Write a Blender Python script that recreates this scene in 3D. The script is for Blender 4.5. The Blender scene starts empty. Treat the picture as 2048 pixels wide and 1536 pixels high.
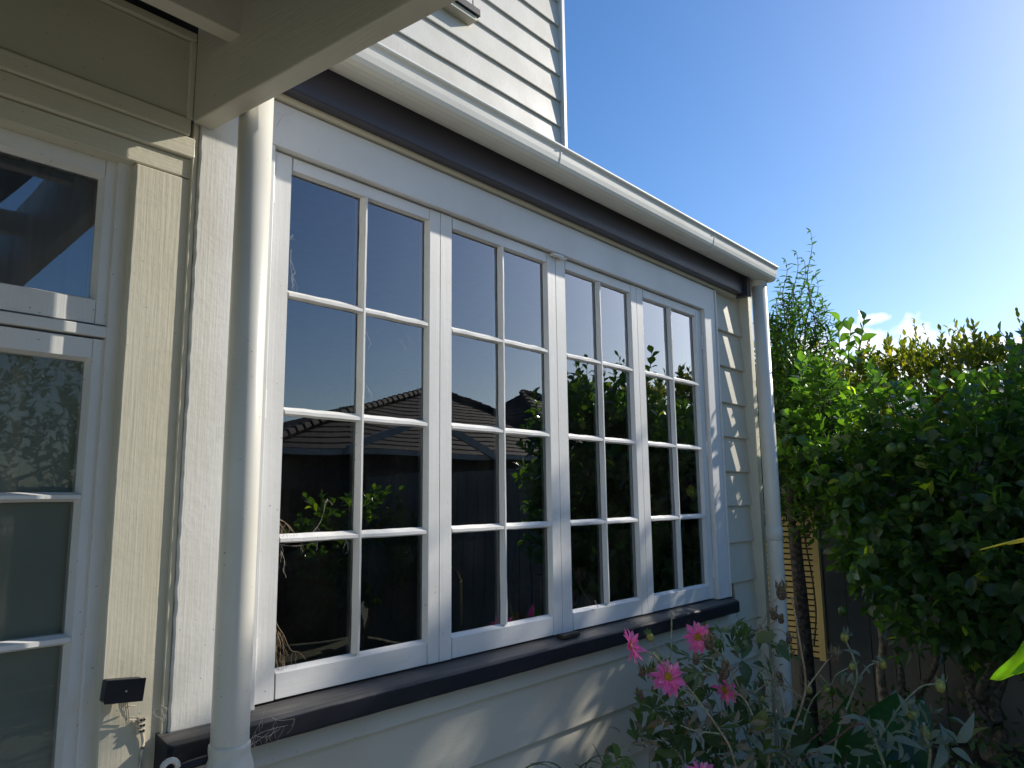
import bpy, bmesh, math, random
from mathutils import Vector, Matrix, noise as mnoise
random.seed(7)
S = bpy.context.scene
R = math.radians
EYE = 1.6                     # camera height; all z below are given relative to the eye and lifted by EYE

# ------------------------------------------------------------------ camera
XA = Vector((0.65822454, -0.75273423, -0.01147369))      # camera right in the world
DN = Vector((0.10549423, 0.10731798, -0.98861207))       # camera down
FW = Vector((0.74539347, 0.64951831, 0.15004844))        # camera forward
cam_d = bpy.data.cameras.new('camera')
cam = bpy.data.objects.new('camera', cam_d)
S.collection.objects.link(cam)
cam_d.sensor_width = 36.0
cam_d.lens = 1505.0 / 2048.0 * 36.0
cam_d.clip_start = 0.05
cam_d.clip_end = 2000
mw = Matrix((XA, -DN, -FW)).transposed().to_4x4()
mw.translation = Vector((0, 0, EYE))
cam.matrix_world = mw
S.camera = cam

def at(px, py, depth):
    """world point (z relative to the eye) seen at a photograph pixel at a given depth along the view axis"""
    v = XA*((px-1024)/1505.0) + DN*((py-768)/1505.0) + FW
    return v*depth
def on_y(px, py, Y):
    v = XA*((px-1024)/1505.0) + DN*((py-768)/1505.0) + FW
    return v*(Y/v.y)

# ------------------------------------------------------------------ light
SUN = Vector((2.8, -1.0, 1.62)).normalized()
el = math.asin(SUN.z)
az = math.atan2(SUN.x, SUN.y)           # from +Y towards +X
W = bpy.data.worlds.new('World'); S.world = W
W.use_nodes = True
nt = W.node_tree; nt.nodes.clear()
out = nt.nodes.new('ShaderNodeOutputWorld')
bg = nt.nodes.new('ShaderNodeBackground'); bg.inputs['Strength'].default_value = 0.118
sky = nt.nodes.new('ShaderNodeTexSky'); sky.sky_type = 'NISHITA'; sky.sun_disc = False
sky.sun_elevation = el; sky.sun_rotation = az
sky.altitude = 0; sky.air_density = 1.0; sky.dust_density = 0.7; sky.ozone_density = 3.5
tc = nt.nodes.new('ShaderNodeTexCoord')
nt.links.new(bg.outputs[0], out.inputs[0])
def wmath(op, a, b=None, clamp=False):
    n = nt.nodes.new('ShaderNodeMath'); n.operation = op; n.use_clamp = clamp
    for i, v in enumerate((a, b)):
        if v is None: continue
        if isinstance(v, (int, float)): n.inputs[i].default_value = v
        else: nt.links.new(v, n.inputs[i])
    return n.outputs[0]
# small fair-weather clouds low over the hedge: soft puffs with noisy edges
nz = nt.nodes.new('ShaderNodeTexNoise'); nz.inputs['Scale'].default_value = 26; nz.inputs['Detail'].default_value = 7
nt.links.new(tc.outputs['Generated'], nz.inputs['Vector'])
mask = None
for (px, py, rx, ry, amt) in ((1742, 638, .022, .010, .75), (1672, 664, .032, .014, .9), (1640, 700, .06, .018, 1), (1735, 735, .15, .042, 1.25),
                              (1900, 745, .17, .036, 1.2), (1560, 770, .09, .03, 1.1), (2100, 735, .15, .035, 1.2), (1990, 700, .05, .015, .8)):
    d = at(px, py, 1).normalized()
    t = Vector((-d.y, d.x, 0)).normalized(); u = d.cross(t)
    acc = None
    for ax, r in ((t, rx), (u, ry)):
        dp = nt.nodes.new('ShaderNodeVectorMath'); dp.operation = 'DOT_PRODUCT'
        nt.links.new(tc.outputs['Generated'], dp.inputs[0]); dp.inputs[1].default_value = ax
        v = wmath('DIVIDE', wmath('SUBTRACT', dp.outputs['Value'], d.dot(ax)), r)
        v = wmath('MULTIPLY', v, v)
        acc = v if acc is None else wmath('ADD', acc, v)
    fr = nt.nodes.new('ShaderNodeVectorMath'); fr.operation = 'DOT_PRODUCT'
    nt.links.new(tc.outputs['Generated'], fr.inputs[0]); fr.inputs[1].default_value = d
    v = wmath('SUBTRACT', amt, acc)
    v = wmath('ADD', v, wmath('MULTIPLY', wmath('SUBTRACT', nz.outputs[0], .5), 4.2))
    v = wmath('MULTIPLY', wmath('MULTIPLY', v, 1.1, True), wmath('GREATER_THAN', fr.outputs['Value'], .5))
    mask = v if mask is None else wmath('MAXIMUM', mask, v)
mixc = nt.nodes.new('ShaderNodeMixRGB'); mixc.inputs[2].default_value = (9.0, 9.2, 9.6, 1)
hs = nt.nodes.new('ShaderNodeHueSaturation'); hs.inputs['Saturation'].default_value = 1.24; hs.inputs['Hue'].default_value = .504
nt.links.new(sky.outputs[0], hs.inputs['Color'])
nt.links.new(mask, mixc.inputs[0]); nt.links.new(hs.outputs[0], mixc.inputs[1]); nt.links.new(mixc.outputs[0], bg.inputs[0])

sun_d = bpy.data.lights.new('sun', 'SUN'); sun_d.energy = 3.8; sun_d.angle = R(.53); sun_d.color = (1, .93, .82)
sun_o = bpy.data.objects.new('sun', sun_d); S.collection.objects.link(sun_o)
sun_o.location = (6, -3, 6)
sun_o.rotation_euler = SUN.to_track_quat('Z', 'Y').to_euler()
S.view_settings.view_transform = 'Standard'; S.view_settings.look = 'None'
S.view_settings.exposure = 0.5; S.view_settings.gamma = 1
S.render.engine = 'CYCLES'

# ------------------------------------------------------------------ materials
def new_mat(name):
    m = bpy.data.materials.new(name); m.use_nodes = True
    n = m.node_tree; n.nodes.clear()
    o = n.nodes.new('ShaderNodeOutputMaterial')
    b = n.nodes.new('ShaderNodeBsdfPrincipled')
    n.links.new(b.outputs[0], o.inputs[0])
    return m, n, b, o
def nd(n, t, **kw):
    x = n.nodes.new(t)
    for k, v in kw.items():
        if k in x.inputs: x.inputs[k].default_value = v
        else: setattr(x, k, v)
    return x
def ramp(n, src, stops):
    r = n.nodes.new('ShaderNodeValToRGB')
    e = r.color_ramp.elements
    e[0].position, e[0].color = stops[0]; e[1].position, e[1].color = stops[-1]
    for p, c in stops[1:-1]:
        q = e.new(p); q.color = c
    n.links.new(src, r.inputs[0]); return r.outputs[0]
def g(v): return (v, v, v, 1)
def paint(name, col, axis='z', rough=.45, bump=.25, dirt=.25, spec=.4, chips=0.0, brush=1.0):
    """brushed gloss paint over timber: brush marks along one axis, drips and specks, some grime"""
    m, n, b, o = new_mat(name)
    c = nd(n, 'ShaderNodeTexCoord')
    mp = nd(n, 'ShaderNodeMapping'); n.links.new(c.outputs['Object'], mp.inputs[0])
    sc = {'x': (5, 170, 170), 'y': (170, 5, 170), 'z': (170, 170, 5), 'n': (40, 40, 40)}[axis]
    mp.inputs['Scale'].default_value = sc
    f = nd(n, 'ShaderNodeTexNoise', Scale=1.0, Detail=3.0); n.links.new(mp.outputs[0], f.inputs['Vector'])
    big = nd(n, 'ShaderNodeTexNoise', Scale=3.2, Detail=6.0); n.links.new(c.outputs['Object'], big.inputs['Vector'])
    blob = nd(n, 'ShaderNodeTexNoise', Scale=60.0, Detail=4.0); n.links.new(c.outputs['Object'], blob.inputs['Vector'])
    vor = nd(n, 'ShaderNodeTexVoronoi', Scale=85.0); n.links.new(c.outputs['Object'], vor.inputs['Vector'])
    mx = n.nodes.new('ShaderNodeMixRGB'); mx.inputs[1].default_value = (*col, 1)
    mx.inputs[2].default_value = (col[0]*.66, col[1]*.63, col[2]*.56, 1)
    k = nd(n, 'ShaderNodeMath', operation='MULTIPLY'); k.inputs[1].default_value = dirt
    n.links.new(ramp(n, big.outputs[0], [(.42, g(0)), (.75, g(1))]), k.inputs[0]); n.links.new(k.outputs[0], mx.inputs[0])
    mx2 = n.nodes.new('ShaderNodeMixRGB'); mx2.inputs[2].default_value = (.05, .045, .035, 1)
    # fly specks: tiny sparse dark dots
    sp = nd(n, 'ShaderNodeTexNoise', Scale=130.0, Detail=1.0); n.links.new(c.outputs['Object'], sp.inputs['Vector'])
    k2 = nd(n, 'ShaderNodeMath', operation='MULTIPLY'); k2.inputs[1].default_value = .55
    n.links.new(ramp(n, sp.outputs[0], [(.76, g(0)), (.79, g(1))]), k2.inputs[0])
    n.links.new(k2.outputs[0], mx2.inputs[0]); n.links.new(mx.outputs[0], mx2.inputs[1])
    last = mx2.outputs[0]
    if chips:
        cn = nd(n, 'ShaderNodeTexNoise', Scale=14.0, Detail=9.0, Roughness=.7); n.links.new(c.outputs['Object'], cn.inputs['Vector'])
        mx3 = n.nodes.new('ShaderNodeMixRGB'); mx3.inputs[2].default_value = (.34, .32, .28, 1)
        k3 = nd(n, 'ShaderNodeMath', operation='MULTIPLY'); k3.inputs[1].default_value = chips
        n.links.new(ramp(n, cn.outputs[0], [(.56, g(0)), (.66, g(1))]), k3.inputs[0])
        n.links.new(k3.outputs[0], mx3.inputs[0]); n.links.new(last, mx3.inputs[1]); last = mx3.outputs[0]
    n.links.new(last, b.inputs['Base Color'])
    rr = nd(n, 'ShaderNodeMath', operation='MULTIPLY_ADD'); rr.inputs[1].default_value = .25; rr.inputs[2].default_value = rough-.1
    n.links.new(big.outputs[0], rr.inputs[0]); n.links.new(rr.outputs[0], b.inputs['Roughness'])
    b.inputs['Specular IOR Level'].default_value = spec
    h = nd(n, 'ShaderNodeMath', operation='MULTIPLY_ADD'); h.inputs[1].default_value = brush
    hb = nd(n, 'ShaderNodeMath', operation='MULTIPLY'); hb.inputs[1].default_value = .8
    n.links.new(blob.outputs[0], hb.inputs[0])
    n.links.new(f.outputs[0], h.inputs[0]); n.links.new(hb.outputs[0], h.inputs[2])
    bp = nd(n, 'ShaderNodeBump', Strength=bump, Distance=.004); n.links.new(h.outputs[0], bp.inputs['Height'])
    n.links.new(bp.outputs[0], b.inputs['Normal'])
    return m
def plain(name, col, rough=.5, metal=0, noise=.2, scale=20, bump=.1, spec=.4, alpha=None):
    m, n, b, o = new_mat(name)
    c = nd(n, 'ShaderNodeTexCoord')
    t = nd(n, 'ShaderNodeTexNoise', Scale=float(scale), Detail=6.0); n.links.new(c.outputs['Object'], t.inputs['Vector'])
    mx = n.nodes.new('ShaderNodeMixRGB')
    mx.inputs[1].default_value = (*[v*(1+noise) for v in col], 1); mx.inputs[2].default_value = (*[v*(1-noise) for v in col], 1)
    n.links.new(ramp(n, t.outputs[0], [(.35, g(0)), (.65, g(1))]), mx.inputs[0]); n.links.new(mx.outputs[0], b.inputs['Base Color'])
    b.inputs['Roughness'].default_value = rough; b.inputs['Metallic'].default_value = metal
    b.inputs['Specular IOR Level'].default_value = spec
    bp = nd(n, 'ShaderNodeBump', Strength=bump, Distance=.01); n.links.new(t.outputs[0], bp.inputs['Height']); n.links.new(bp.outputs[0], b.inputs['Normal'])
    return m
def leafmat(name, c1, c2, trans, tw=.4, rough=.35, yellow=None, yfrac=.05, spec=.5):
    m, n, b, o = new_mat(name)
    oi = nd(n, 'ShaderNodeObjectInfo'); ge = nd(n, 'ShaderNodeNewGeometry')
    ad = nd(n, 'ShaderNodeMath', operation='ADD'); n.links.new(oi.outputs['Random'], ad.inputs[0]); n.links.new(ge.outputs['Random Per Island'], ad.inputs[1])
    fr = nd(n, 'ShaderNodeMath', operation='FRACT'); n.links.new(ad.outputs[0], fr.inputs[0])
    y = yellow or c2
    col = ramp(n, fr.outputs[0], [(0, (*c1, 1)), (1-yfrac-.02, (*c2, 1)), (1-yfrac*.5, (*y, 1)), (1, (*y, 1))])
    tcn = nd(n, 'ShaderNodeTexCoord'); no = nd(n, 'ShaderNodeTexNoise', Scale=45.0, Detail=3.0); n.links.new(tcn.outputs['Object'], no.inputs['Vector'])
    hv = nd(n, 'ShaderNodeHueSaturation'); n.links.new(col, hv.inputs['Color'])
    vv = nd(n, 'ShaderNodeMath', operation='MULTIPLY_ADD'); vv.inputs[1].default_value = .9; vv.inputs[2].default_value = .55
    n.links.new(no.outputs[0], vv.inputs[0]); n.links.new(vv.outputs[0], hv.inputs['Value'])
    n.links.new(hv.outputs[0], b.inputs['Base Color']); b.inputs['Roughness'].default_value = rough
    b.inputs['Specular IOR Level'].default_value = spec
    tr = nd(n, 'ShaderNodeBsdfTranslucent')
    tm = n.nodes.new('ShaderNodeMixRGB'); tm.blend_type = 'MULTIPLY'; tm.inputs[0].default_value = 1
    tm.inputs[1].default_value = (*trans, 1)
    sc = nd(n, 'ShaderNodeVectorMath', operation='SCALE'); sc.inputs['Scale'].default_value = 1/max(.02, c2[1]); n.links.new(hv.outputs[0], sc.inputs[0])
    n.links.new(sc.outputs[0], tm.inputs[2])
    n.links.new(tm.outputs[0], tr.inputs[0])
    ms = nd(n, 'ShaderNodeMixShader'); ms.inputs[0].default_value = tw
    n.links.new(b.outputs[0], ms.inputs[1]); n.links.new(tr.outputs[0], ms.inputs[2]); n.links.new(ms.outputs[0], o.inputs[0])
    bp = nd(n, 'ShaderNodeBump', Strength=.25, Distance=.003); n.links.new(no.outputs[0], bp.inputs['Height']); n.links.new(bp.outputs[0], b.inputs['Normal'])
    return m
def glassmat(name, dust=.02, gain=1.75, wav=.16, tint=(1, 1, 1)):
    """old single glazing: Fresnel mirror over clear, slight waviness, dust towards edges"""
    m, n, b, o = new_mat(name); n.nodes.remove(b)
    c = nd(n, 'ShaderNodeTexCoord')
    w = nd(n, 'ShaderNodeTexNoise', Scale=2.6, Detail=1.0); n.links.new(c.outputs['Object'], w.inputs['Vector'])
    bp = nd(n, 'ShaderNodeBump', Strength=wav, Distance=.01); n.links.new(w.outputs[0], bp.inputs['Height'])
    fz = nd(n, 'ShaderNodeFresnel', IOR=1.5)
    k = nd(n, 'ShaderNodeMath', operation='MULTIPLY', use_clamp=True); k.inputs[1].default_value = gain
    n.links.new(fz.outputs[0], k.inputs[0])
    gl = nd(n, 'ShaderNodeBsdfGlossy', Roughness=.0); gl.inputs['Color'].default_value = (1, 1, 1, 1); n.links.new(bp.outputs[0], gl.inputs['Normal'])
    tp = nd(n, 'ShaderNodeBsdfTransparent'); tp.inputs[0].default_value = (*tint, 1)
    m1 = nd(n, 'ShaderNodeMixShader'); n.links.new(k.outputs[0], m1.inputs[0]); n.links.new(tp.outputs[0], m1.inputs[1]); n.links.new(gl.outputs[0], m1.inputs[2])
    df = nd(n, 'ShaderNodeBsdfDiffuse'); df.inputs[0].default_value = (.6, .58, .52, 1)
    d1 = nd(n, 'ShaderNodeTexNoise', Scale=9.0, Detail=8.0, Roughness=.65); n.links.new(c.outputs['Object'], d1.inputs['Vector'])
    d2 = nd(n, 'ShaderNodeTexNoise', Scale=260.0, Detail=1.0); n.links.new(c.outputs['Object'], d2.inputs['Vector'])
    r1 = ramp(n, d1.outputs[0], [(.45, g(0)), (.8, g(1))]); r2 = ramp(n, d2.outputs[0], [(.72, g(0)), (.76, g(1))])
    s = nd(n, 'ShaderNodeMath', operation='MULTIPLY_ADD'); s.inputs[1].default_value = dust*1.6; s.inputs[2].default_value = dust*.35
    n.links.new(r1, s.inputs[0])
    s2 = nd(n, 'ShaderNodeMath', operation='MULTIPLY_ADD'); s2.inputs[1].default_value = dust*3; n.links.new(r2, s2.inputs[0]); n.links.new(s.outputs[0], s2.inputs[2])
    m2 = nd(n, 'ShaderNodeMixShader'); n.links.new(s2.outputs[0], m2.inputs[0]); n.links.new(m1.outputs[0], m2.inputs[1]); n.links.new(df.outputs[0], m2.inputs[2])
    n.links.new(m2.outputs[0], o.inputs[0])
    return m

WHITE = (.74, .735, .71); CREAM = (.62, .585, .46); BOARD = (.60, .565, .455)
M = dict(
    white_z=paint('white_paint_upright', WHITE, 'z', .38, .13, .35, chips=.05),
    white_x=paint('white_paint_level', WHITE, 'x', .38, .10, .35, chips=.05),
    post=paint('white_paint_rough_post', (.72, .715, .68), 'z', .36, .20, .45, chips=.16, brush=.6),
    cream_z=paint('cream_paint_upright', CREAM, 'z', .42, .18, .4, chips=.14),
    cream_x=paint('cream_paint_level', CREAM, 'x', .42, .25, .3, chips=.08),
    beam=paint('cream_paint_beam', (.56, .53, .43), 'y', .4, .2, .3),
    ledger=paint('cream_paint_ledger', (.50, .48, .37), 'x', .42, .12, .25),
    board=paint('weatherboard_paint', BOARD, 'x', .5, .12, .25),
    upboard=paint('upper_weatherboard_paint', (.64, .62, .56), 'x', .5, .22, .5, chips=.14),
    corner=paint('corner_paint', (.68, .65, .53), 'z', .45, .2, .3, chips=.1),
    pipe=paint('plastic_pipe_cream', (.70, .68, .60), 'n', .32, .03, .5, .5, brush=.2),
    gutter=paint('gutter_enamel', (.70, .70, .64), 'n', .55, .02, .3, .25, brush=.2),
    dark=paint('dark_grey_sill_paint', (.017, .018, .024), 'x', .42, .12, .3, .35, chips=.05),
    fascia=paint('dark_grey_fascia_paint', (.045, .042, .056), 'x', .3, .06, .2, .45),
    gap=plain('gap_black', (.012, .012, .012), .9),
    rust=plain('weathered_dark_metal', (.05, .045, .035), .6, .4, .4, 60, .3),
    blackp=plain('black_plastic', (.012, .013, .018), .35, 0, .2, 30, .02),
    steel=plain('galvanised_steel', (.45, .45, .44), .4, .8, .15, 60, .1),
    wire=plain('cream_wire', (.62, .55, .42), .5, 0, .2, 60, .1),
    brass=plain('brushed_brass', (.55, .38, .14), .25, 1, .05, 60, .02),
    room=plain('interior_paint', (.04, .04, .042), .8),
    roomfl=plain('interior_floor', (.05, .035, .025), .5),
    blind=plain('roller_blind_fabric', (.22, .25, .20), .9, 0, .06, 6, .05),
    patio=plain('patio_concrete', (.40, .365, .30), .85, 0, .2, 5, .3),
    curtain=plain('curtain_fabric', (.13, .17, .23), .9, 0, .08, 8, .05),
    soil=plain('garden_soil', (.055, .042, .03), .95, 0, .5, 9, .9),
    grass=plain('lawn_grass', (.075, .085, .04), .9, 0, .5, 14, .8),
    paling=paint('weathered_paling', (.20, .19, .175), 'z', .8, .5, .6, .2),
    palingd=paint('brown_stained_paling', (.10, .062, .045), 'z', .7, .5, .4, .2),
    lattice=paint('ochre_slat_paint', (.60, .46, .20), 'y', .6, .2, .3, .3),
    bark=plain('grey_bark', (.17, .14, .11), .9, 0, .5, 45, .9),
    barkd=plain('dark_bark', (.075, .062, .055), .9, 0, .6, 45, .9),
    lichen=plain('lichen_bark', (.32, .26, .20), .9, 0, .5, 30, .9),
    twig=plain('green_twig', (.09, .12, .045), .7, 0, .3, 60, .2),
    redtwig=plain('red_brown_twig', (.13, .06, .045), .6, 0, .3, 60, .2),
    citrus=leafmat('citrus_leaf', (.042, .078, .036), (.085, .135, .05), (.44, .58, .08), .43, .26, (.36, .38, .05), .015, .6),
    tall=leafmat('narrow_leaf', (.03, .065, .02), (.065, .115, .03), (.30, .42, .06), .38, .34, (.2, .22, .04), .04),
    hedge=leafmat('hedge_leaf', (.04, .07, .016), (.12, .13, .025), (.44, .44, .05), .42, .34, (.30, .27, .05), .08),
    dahl=leafmat('dahlia_leaf', (.05, .09, .03), (.10, .15, .05), (.22, .34, .06), .35, .5, (.16, .17, .05), .1),
    dry=leafmat('withered_leaf', (.20, .18, .12), (.30, .26, .18), (.3, .25, .14), .25, .8, (.28, .2, .1), .2, .15),
    silver=leafmat('silver_felt_leaf', (.17, .21, .155), (.27, .31, .235), (.28, .34, .18), .25, .85, (.3, .3, .12), .08, .1),
    canna=leafmat('broad_leaf', (.03, .07, .03), (.045, .095, .04), (.14, .28, .06), .3, .35, (.3, .3, .04), .02),
    lime=leafmat('sunlit_lime_leaf', (.16, .26, .02), (.20, .32, .025), (.55, .80, .03), .5, .4, (.5, .5, .03), .02),
    yblade=leafmat('yellow_blade', (.55, .52, .04), (.62, .58, .05), (.8, .8, .05), .45, .4, (.6, .5, .03), .02),
    petal=leafmat('pink_petal', (.62, .20, .42), (.70, .27, .50), (.80, .30, .52), .35, .55, (.74, .42, .55), .15, .2),
    centre=plain('flower_centre', (.55, .30, .03), .8, 0, .4, 300, .8),
    seed=plain('withered_head', (.14, .10, .07), .9, 0, .5, 200, .8),
    bud=plain('yellow_green_bud', (.30, .30, .07), .6, 0, .4, 120, .3),
    fruit=plain('green_citrus_peel', (.06, .11, .02), .35, 0, .2, 120, .2),
    stem=plain('grey_green_stem', (.30, .32, .20), .8, 0, .3, 80, .2),
    stemb=plain('tan_dry_stem', (.38, .29, .19), .8, 0, .3, 80, .2),
    glass=glassmat('window_glass', .008, 3.5, .14),
    doorglass=glassmat('door_glass', .05, .8, .12),
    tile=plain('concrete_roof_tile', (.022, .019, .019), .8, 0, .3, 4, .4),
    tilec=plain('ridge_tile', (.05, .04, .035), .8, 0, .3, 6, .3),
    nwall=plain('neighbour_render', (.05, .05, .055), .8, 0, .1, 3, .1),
    nwhite=plain('neighbour_white_trim', (.35, .35, .35), .5, 0, .1, 5, .02),
    web=plain('cobweb_silk', (.62, .58, .50), .9, 0, .1, 50, 0),
    root=plain('dry_rootlet', (.36, .27, .17), .9, 0, .3, 80, .1),
    roof=plain('dark_roof_underside', (.05, .045, .045), .7, 0, .3, 8, .2),
)

# ------------------------------------------------------------------ building helpers
COL = S.collection.objects
ORG = {}
def tag(o, label=None, cat=None, group=None, kind=None):
    if label: o['label'] = label
    if cat: o['category'] = cat
    if group: o['group'] = group
    if kind: o['kind'] = kind
    return o
def thing(name, loc, label, cat, group=None):
    o = bpy.data.objects.new(name, None); COL.link(o)
    o.location = (loc[0], loc[1], loc[2]+EYE); o.empty_display_size = .1
    ORG[o.name] = Vector(loc)
    return tag(o, label, cat, group)
def mk(name, bm, mat, parent=None, origin=None, smooth=False, label=None):
    """bm holds world coordinates (z relative to the eye)"""
    org = ORG[parent.name] if parent is not None else Vector(origin or (0, 0, -EYE))
    me = bpy.data.meshes.new(name)
    if isinstance(bm, tuple):
        me.from_pydata([tuple(Vector(v)-org) for v in bm[0]], [], bm[1])
    else:
        bmesh.ops.translate(bm, verts=bm.verts, vec=-org)
        bmesh.ops.recalc_face_normals(bm, faces=bm.faces)
        bm.to_mesh(me); bm.free()
    if smooth:
        for p in me.polygons: p.use_smooth = True
    me.materials.append(mat)
    o = bpy.data.objects.new(name, me); COL.link(o)
    if parent is not None:
        o.parent = parent
    else:
        o.location = (org.x, org.y, org.z+EYE)
    ORG[o.name] = org
    if label: o['label'] = label
    return o
def box(bm, x0, x1, y0, y1, z0, z1, bev=0.002):
    b = bmesh.new()
    bmesh.ops.create_cube(b, size=1)
    bmesh.ops.scale(b, vec=(x1-x0, y1-y0, z1-z0), verts=b.verts)
    bmesh.ops.translate(b, vec=((x0+x1)/2, (y0+y1)/2, (z0+z1)/2), verts=b.verts)
    if bev: bmesh.ops.bevel(b, geom=b.edges, offset=bev, segments=2, affect='EDGES', profile=.5)
    merge(bm, b); return bm
def merge(bm, b):
    vm = {}
    for v in b.verts: vm[v] = bm.verts.new(v.co)
    for f in b.faces:
        try: bm.faces.new([vm[v] for v in f.verts])
        except ValueError: pass
    b.free()
def rag(bm, amp=.0012, sc=22, step=.025, along=.12, depth=.3):
    """cut long edges up and give them the wavering line of old paint-laden timber"""
    long = [e for e in bm.edges if e.calc_length() > along]
    if long:
        L_ = max(e.calc_length() for e in long)
        bmesh.ops.subdivide_edges(bm, edges=[e for e in long if e.calc_length() > L_*.9], cuts=min(110, int(L_/step)))
    for v in bm.verts:
        n3 = Vector((mnoise.noise(v.co*sc), mnoise.noise(v.co*sc+Vector((9, 3, 1)))*depth, mnoise.noise(v.co*sc+Vector((4, 7, 8)))))
        v.co += n3*amp
    return bm
def B(*a, bev=.002): return box(bmesh.new(), *a, bev=bev)
def prism(profile, axis, a, b2, bev=0.0, jitter=0):
    """extrude a closed 2D profile along an axis; 'x': profile (y,z); 'y': (x,z); 'z': (x,y)"""
    bm = bmesh.new()
    def P(p, t):
        return {'x': (t, p[0], p[1]), 'y': (p[0], t, p[1]), 'z': (p[0], p[1], t)}[axis]
    A = [bm.verts.new(P(p, a)) for p in profile]; C = [bm.verts.new(P(p, b2)) for p in profile]
    n = len(profile)
    for i in range(n): bm.faces.new((A[i], A[(i+1) % n], C[(i+1) % n], C[i]))
    bm.faces.new(A[::-1]); bm.faces.new(C)
    if bev: bmesh.ops.bevel(bm, geom=bm.edges, offset=bev, segments=2, affect='EDGES', profile=.5)
    return bm
def tube(pts, radii, seg=6, cap=True):
    """tapered tube along points"""
    pts = [Vector(p) for p in pts]
    if isinstance(radii, (int, float)): radii = [radii]*len(pts)
    V, F = [], []
    up = Vector((0, 0, 1))
    for i, p in enumerate(pts):
        t = (pts[min(i+1, len(pts)-1)]-pts[max(i-1, 0)])
        if t.length < 1e-9: t = Vector((0, 0, 1))
        t.normalize()
        a = t.cross(up)
        if a.length < .05: a = t.cross(Vector((1, 0, 0)))
        a.normalize(); b = t.cross(a)
        for k in range(seg):
            an = 2*math.pi*k/seg
            V.append(p + (a*math.cos(an)+b*math.sin(an))*radii[i])
    for i in range(len(pts)-1):
        for k in range(seg):
            k2 = (k+1) % seg
            F.append((i*seg+k, i*seg+k2, (i+1)*seg+k2, (i+1)*seg+k))
    if cap:
        F.append(tuple(range(seg))[::-1]); F.append(tuple(range((len(pts)-1)*seg, len(pts)*seg)))
    return V, F
def join(parts):
    V, F = [], []
    for v, f in parts:
        o = len(V); V += list(v); F += [tuple(i+o for i in q) for q in f]
    return V, F
def smooth_path(pts, n=4):
    pts = [Vector(p) for p in pts]
    out = []
    for i in range(len(pts)-1):
        p0 = pts[max(i-1, 0)]; p1 = pts[i]; p2 = pts[i+1]; p3 = pts[min(i+2, len(pts)-1)]
        for k in range(n):
            t = k/n
            out.append(.5*((2*p1)+(-p0+p2)*t+(2*p0-5*p1+4*p2-p3)*t*t+(-p0+3*p1-3*p2+p3)*t**3))
    out.append(pts[-1]); return out
def lathe(profile, cx, cy, seg=28):
    V, F = [], []
    for r, z in profile:
        for k in range(seg):
            a = 2*math.pi*k/seg; V.append((cx+r*math.cos(a), cy+r*math.sin(a), z))
    for i in range(len(profile)-1):
        for k in range(seg):
            k2 = (k+1) % seg; F.append((i*seg+k, i*seg+k2, (i+1)*seg+k2, (i+1)*seg+k))
    F.append(tuple(range(seg))[::-1]); F.append(tuple(range((len(profile)-1)*seg, len(profile)*seg)))
    return V, F
def wob(bm, amp, sc=9):
    """hand-worked unevenness"""
    for v in bm.verts:
        v.co += Vector((mnoise.noise(v.co*sc), mnoise.noise(v.co*sc+Vector((9, 3, 1))), mnoise.noise(v.co*sc+Vector((4, 7, 8)))))*amp
    return bm

# ================================================================== GROUND
gnd = bmesh.new()
N = 90
for iy in range(N+1):
    for ix in range(N+1):
        x = -60+140*ix/N; y = -60+120*iy/N
        gnd.verts.new((x, y, -EYE))
gnd.verts.ensure_lookup_table()
for iy in range(N):
    for ix in range(N):
        a = iy*(N+1)+ix; gnd.faces.new([gnd.verts[i] for i in (a, a+1, a+N+2, a+N+1)])
tag(mk('ground', gnd, M['grass']), 'lawn and earth round the house', kind='structure')
bed = bmesh.new(); NB = 60
for iy in range(NB+1):
    for ix in range(NB+1):
        x = .9+5.2*ix/NB; y = .5+1.12*iy/NB
        if x > 3.75: y = -.6+2.9*iy/NB
        e = min(ix, iy, NB-ix, NB-iy)/6.0
        z = -EYE+.004+min(1, e)*(.05+.035*mnoise.noise(Vector((x*3, y*3, 0)))+.02*mnoise.noise(Vector((x*12, y*12, 3))))
        bed.verts.new((x, y, z))
bed.verts.ensure_lookup_table()
for iy in range(NB):
    for ix in range(NB):
        a = iy*(NB+1)+ix; bed.faces.new([bed.verts[i] for i in (a, a+1, a+NB+2, a+NB+1)])
tag(mk('flower_bed', bed, M['soil']), 'dark earth bed along the foot of the weatherboard wall', kind='structure')

tag(mk('patio', B(-4.5, 3.7, -3.6, .30, -EYE-.1, -EYE+.012, bev=.004), M['patio']), 'unseen pale concrete patio before the door and window, added to bounce light', kind='structure')  # out of view; laid and widened so sunlit concrete brightens wall and beam
tag(mk('patio', B(-4.5, .88, .3005, 1.70, -EYE-.1, -EYE+.010, bev=.004), M['patio']), 'unseen pale concrete patio strip beneath the door, added to bounce light', kind='structure')
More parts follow.
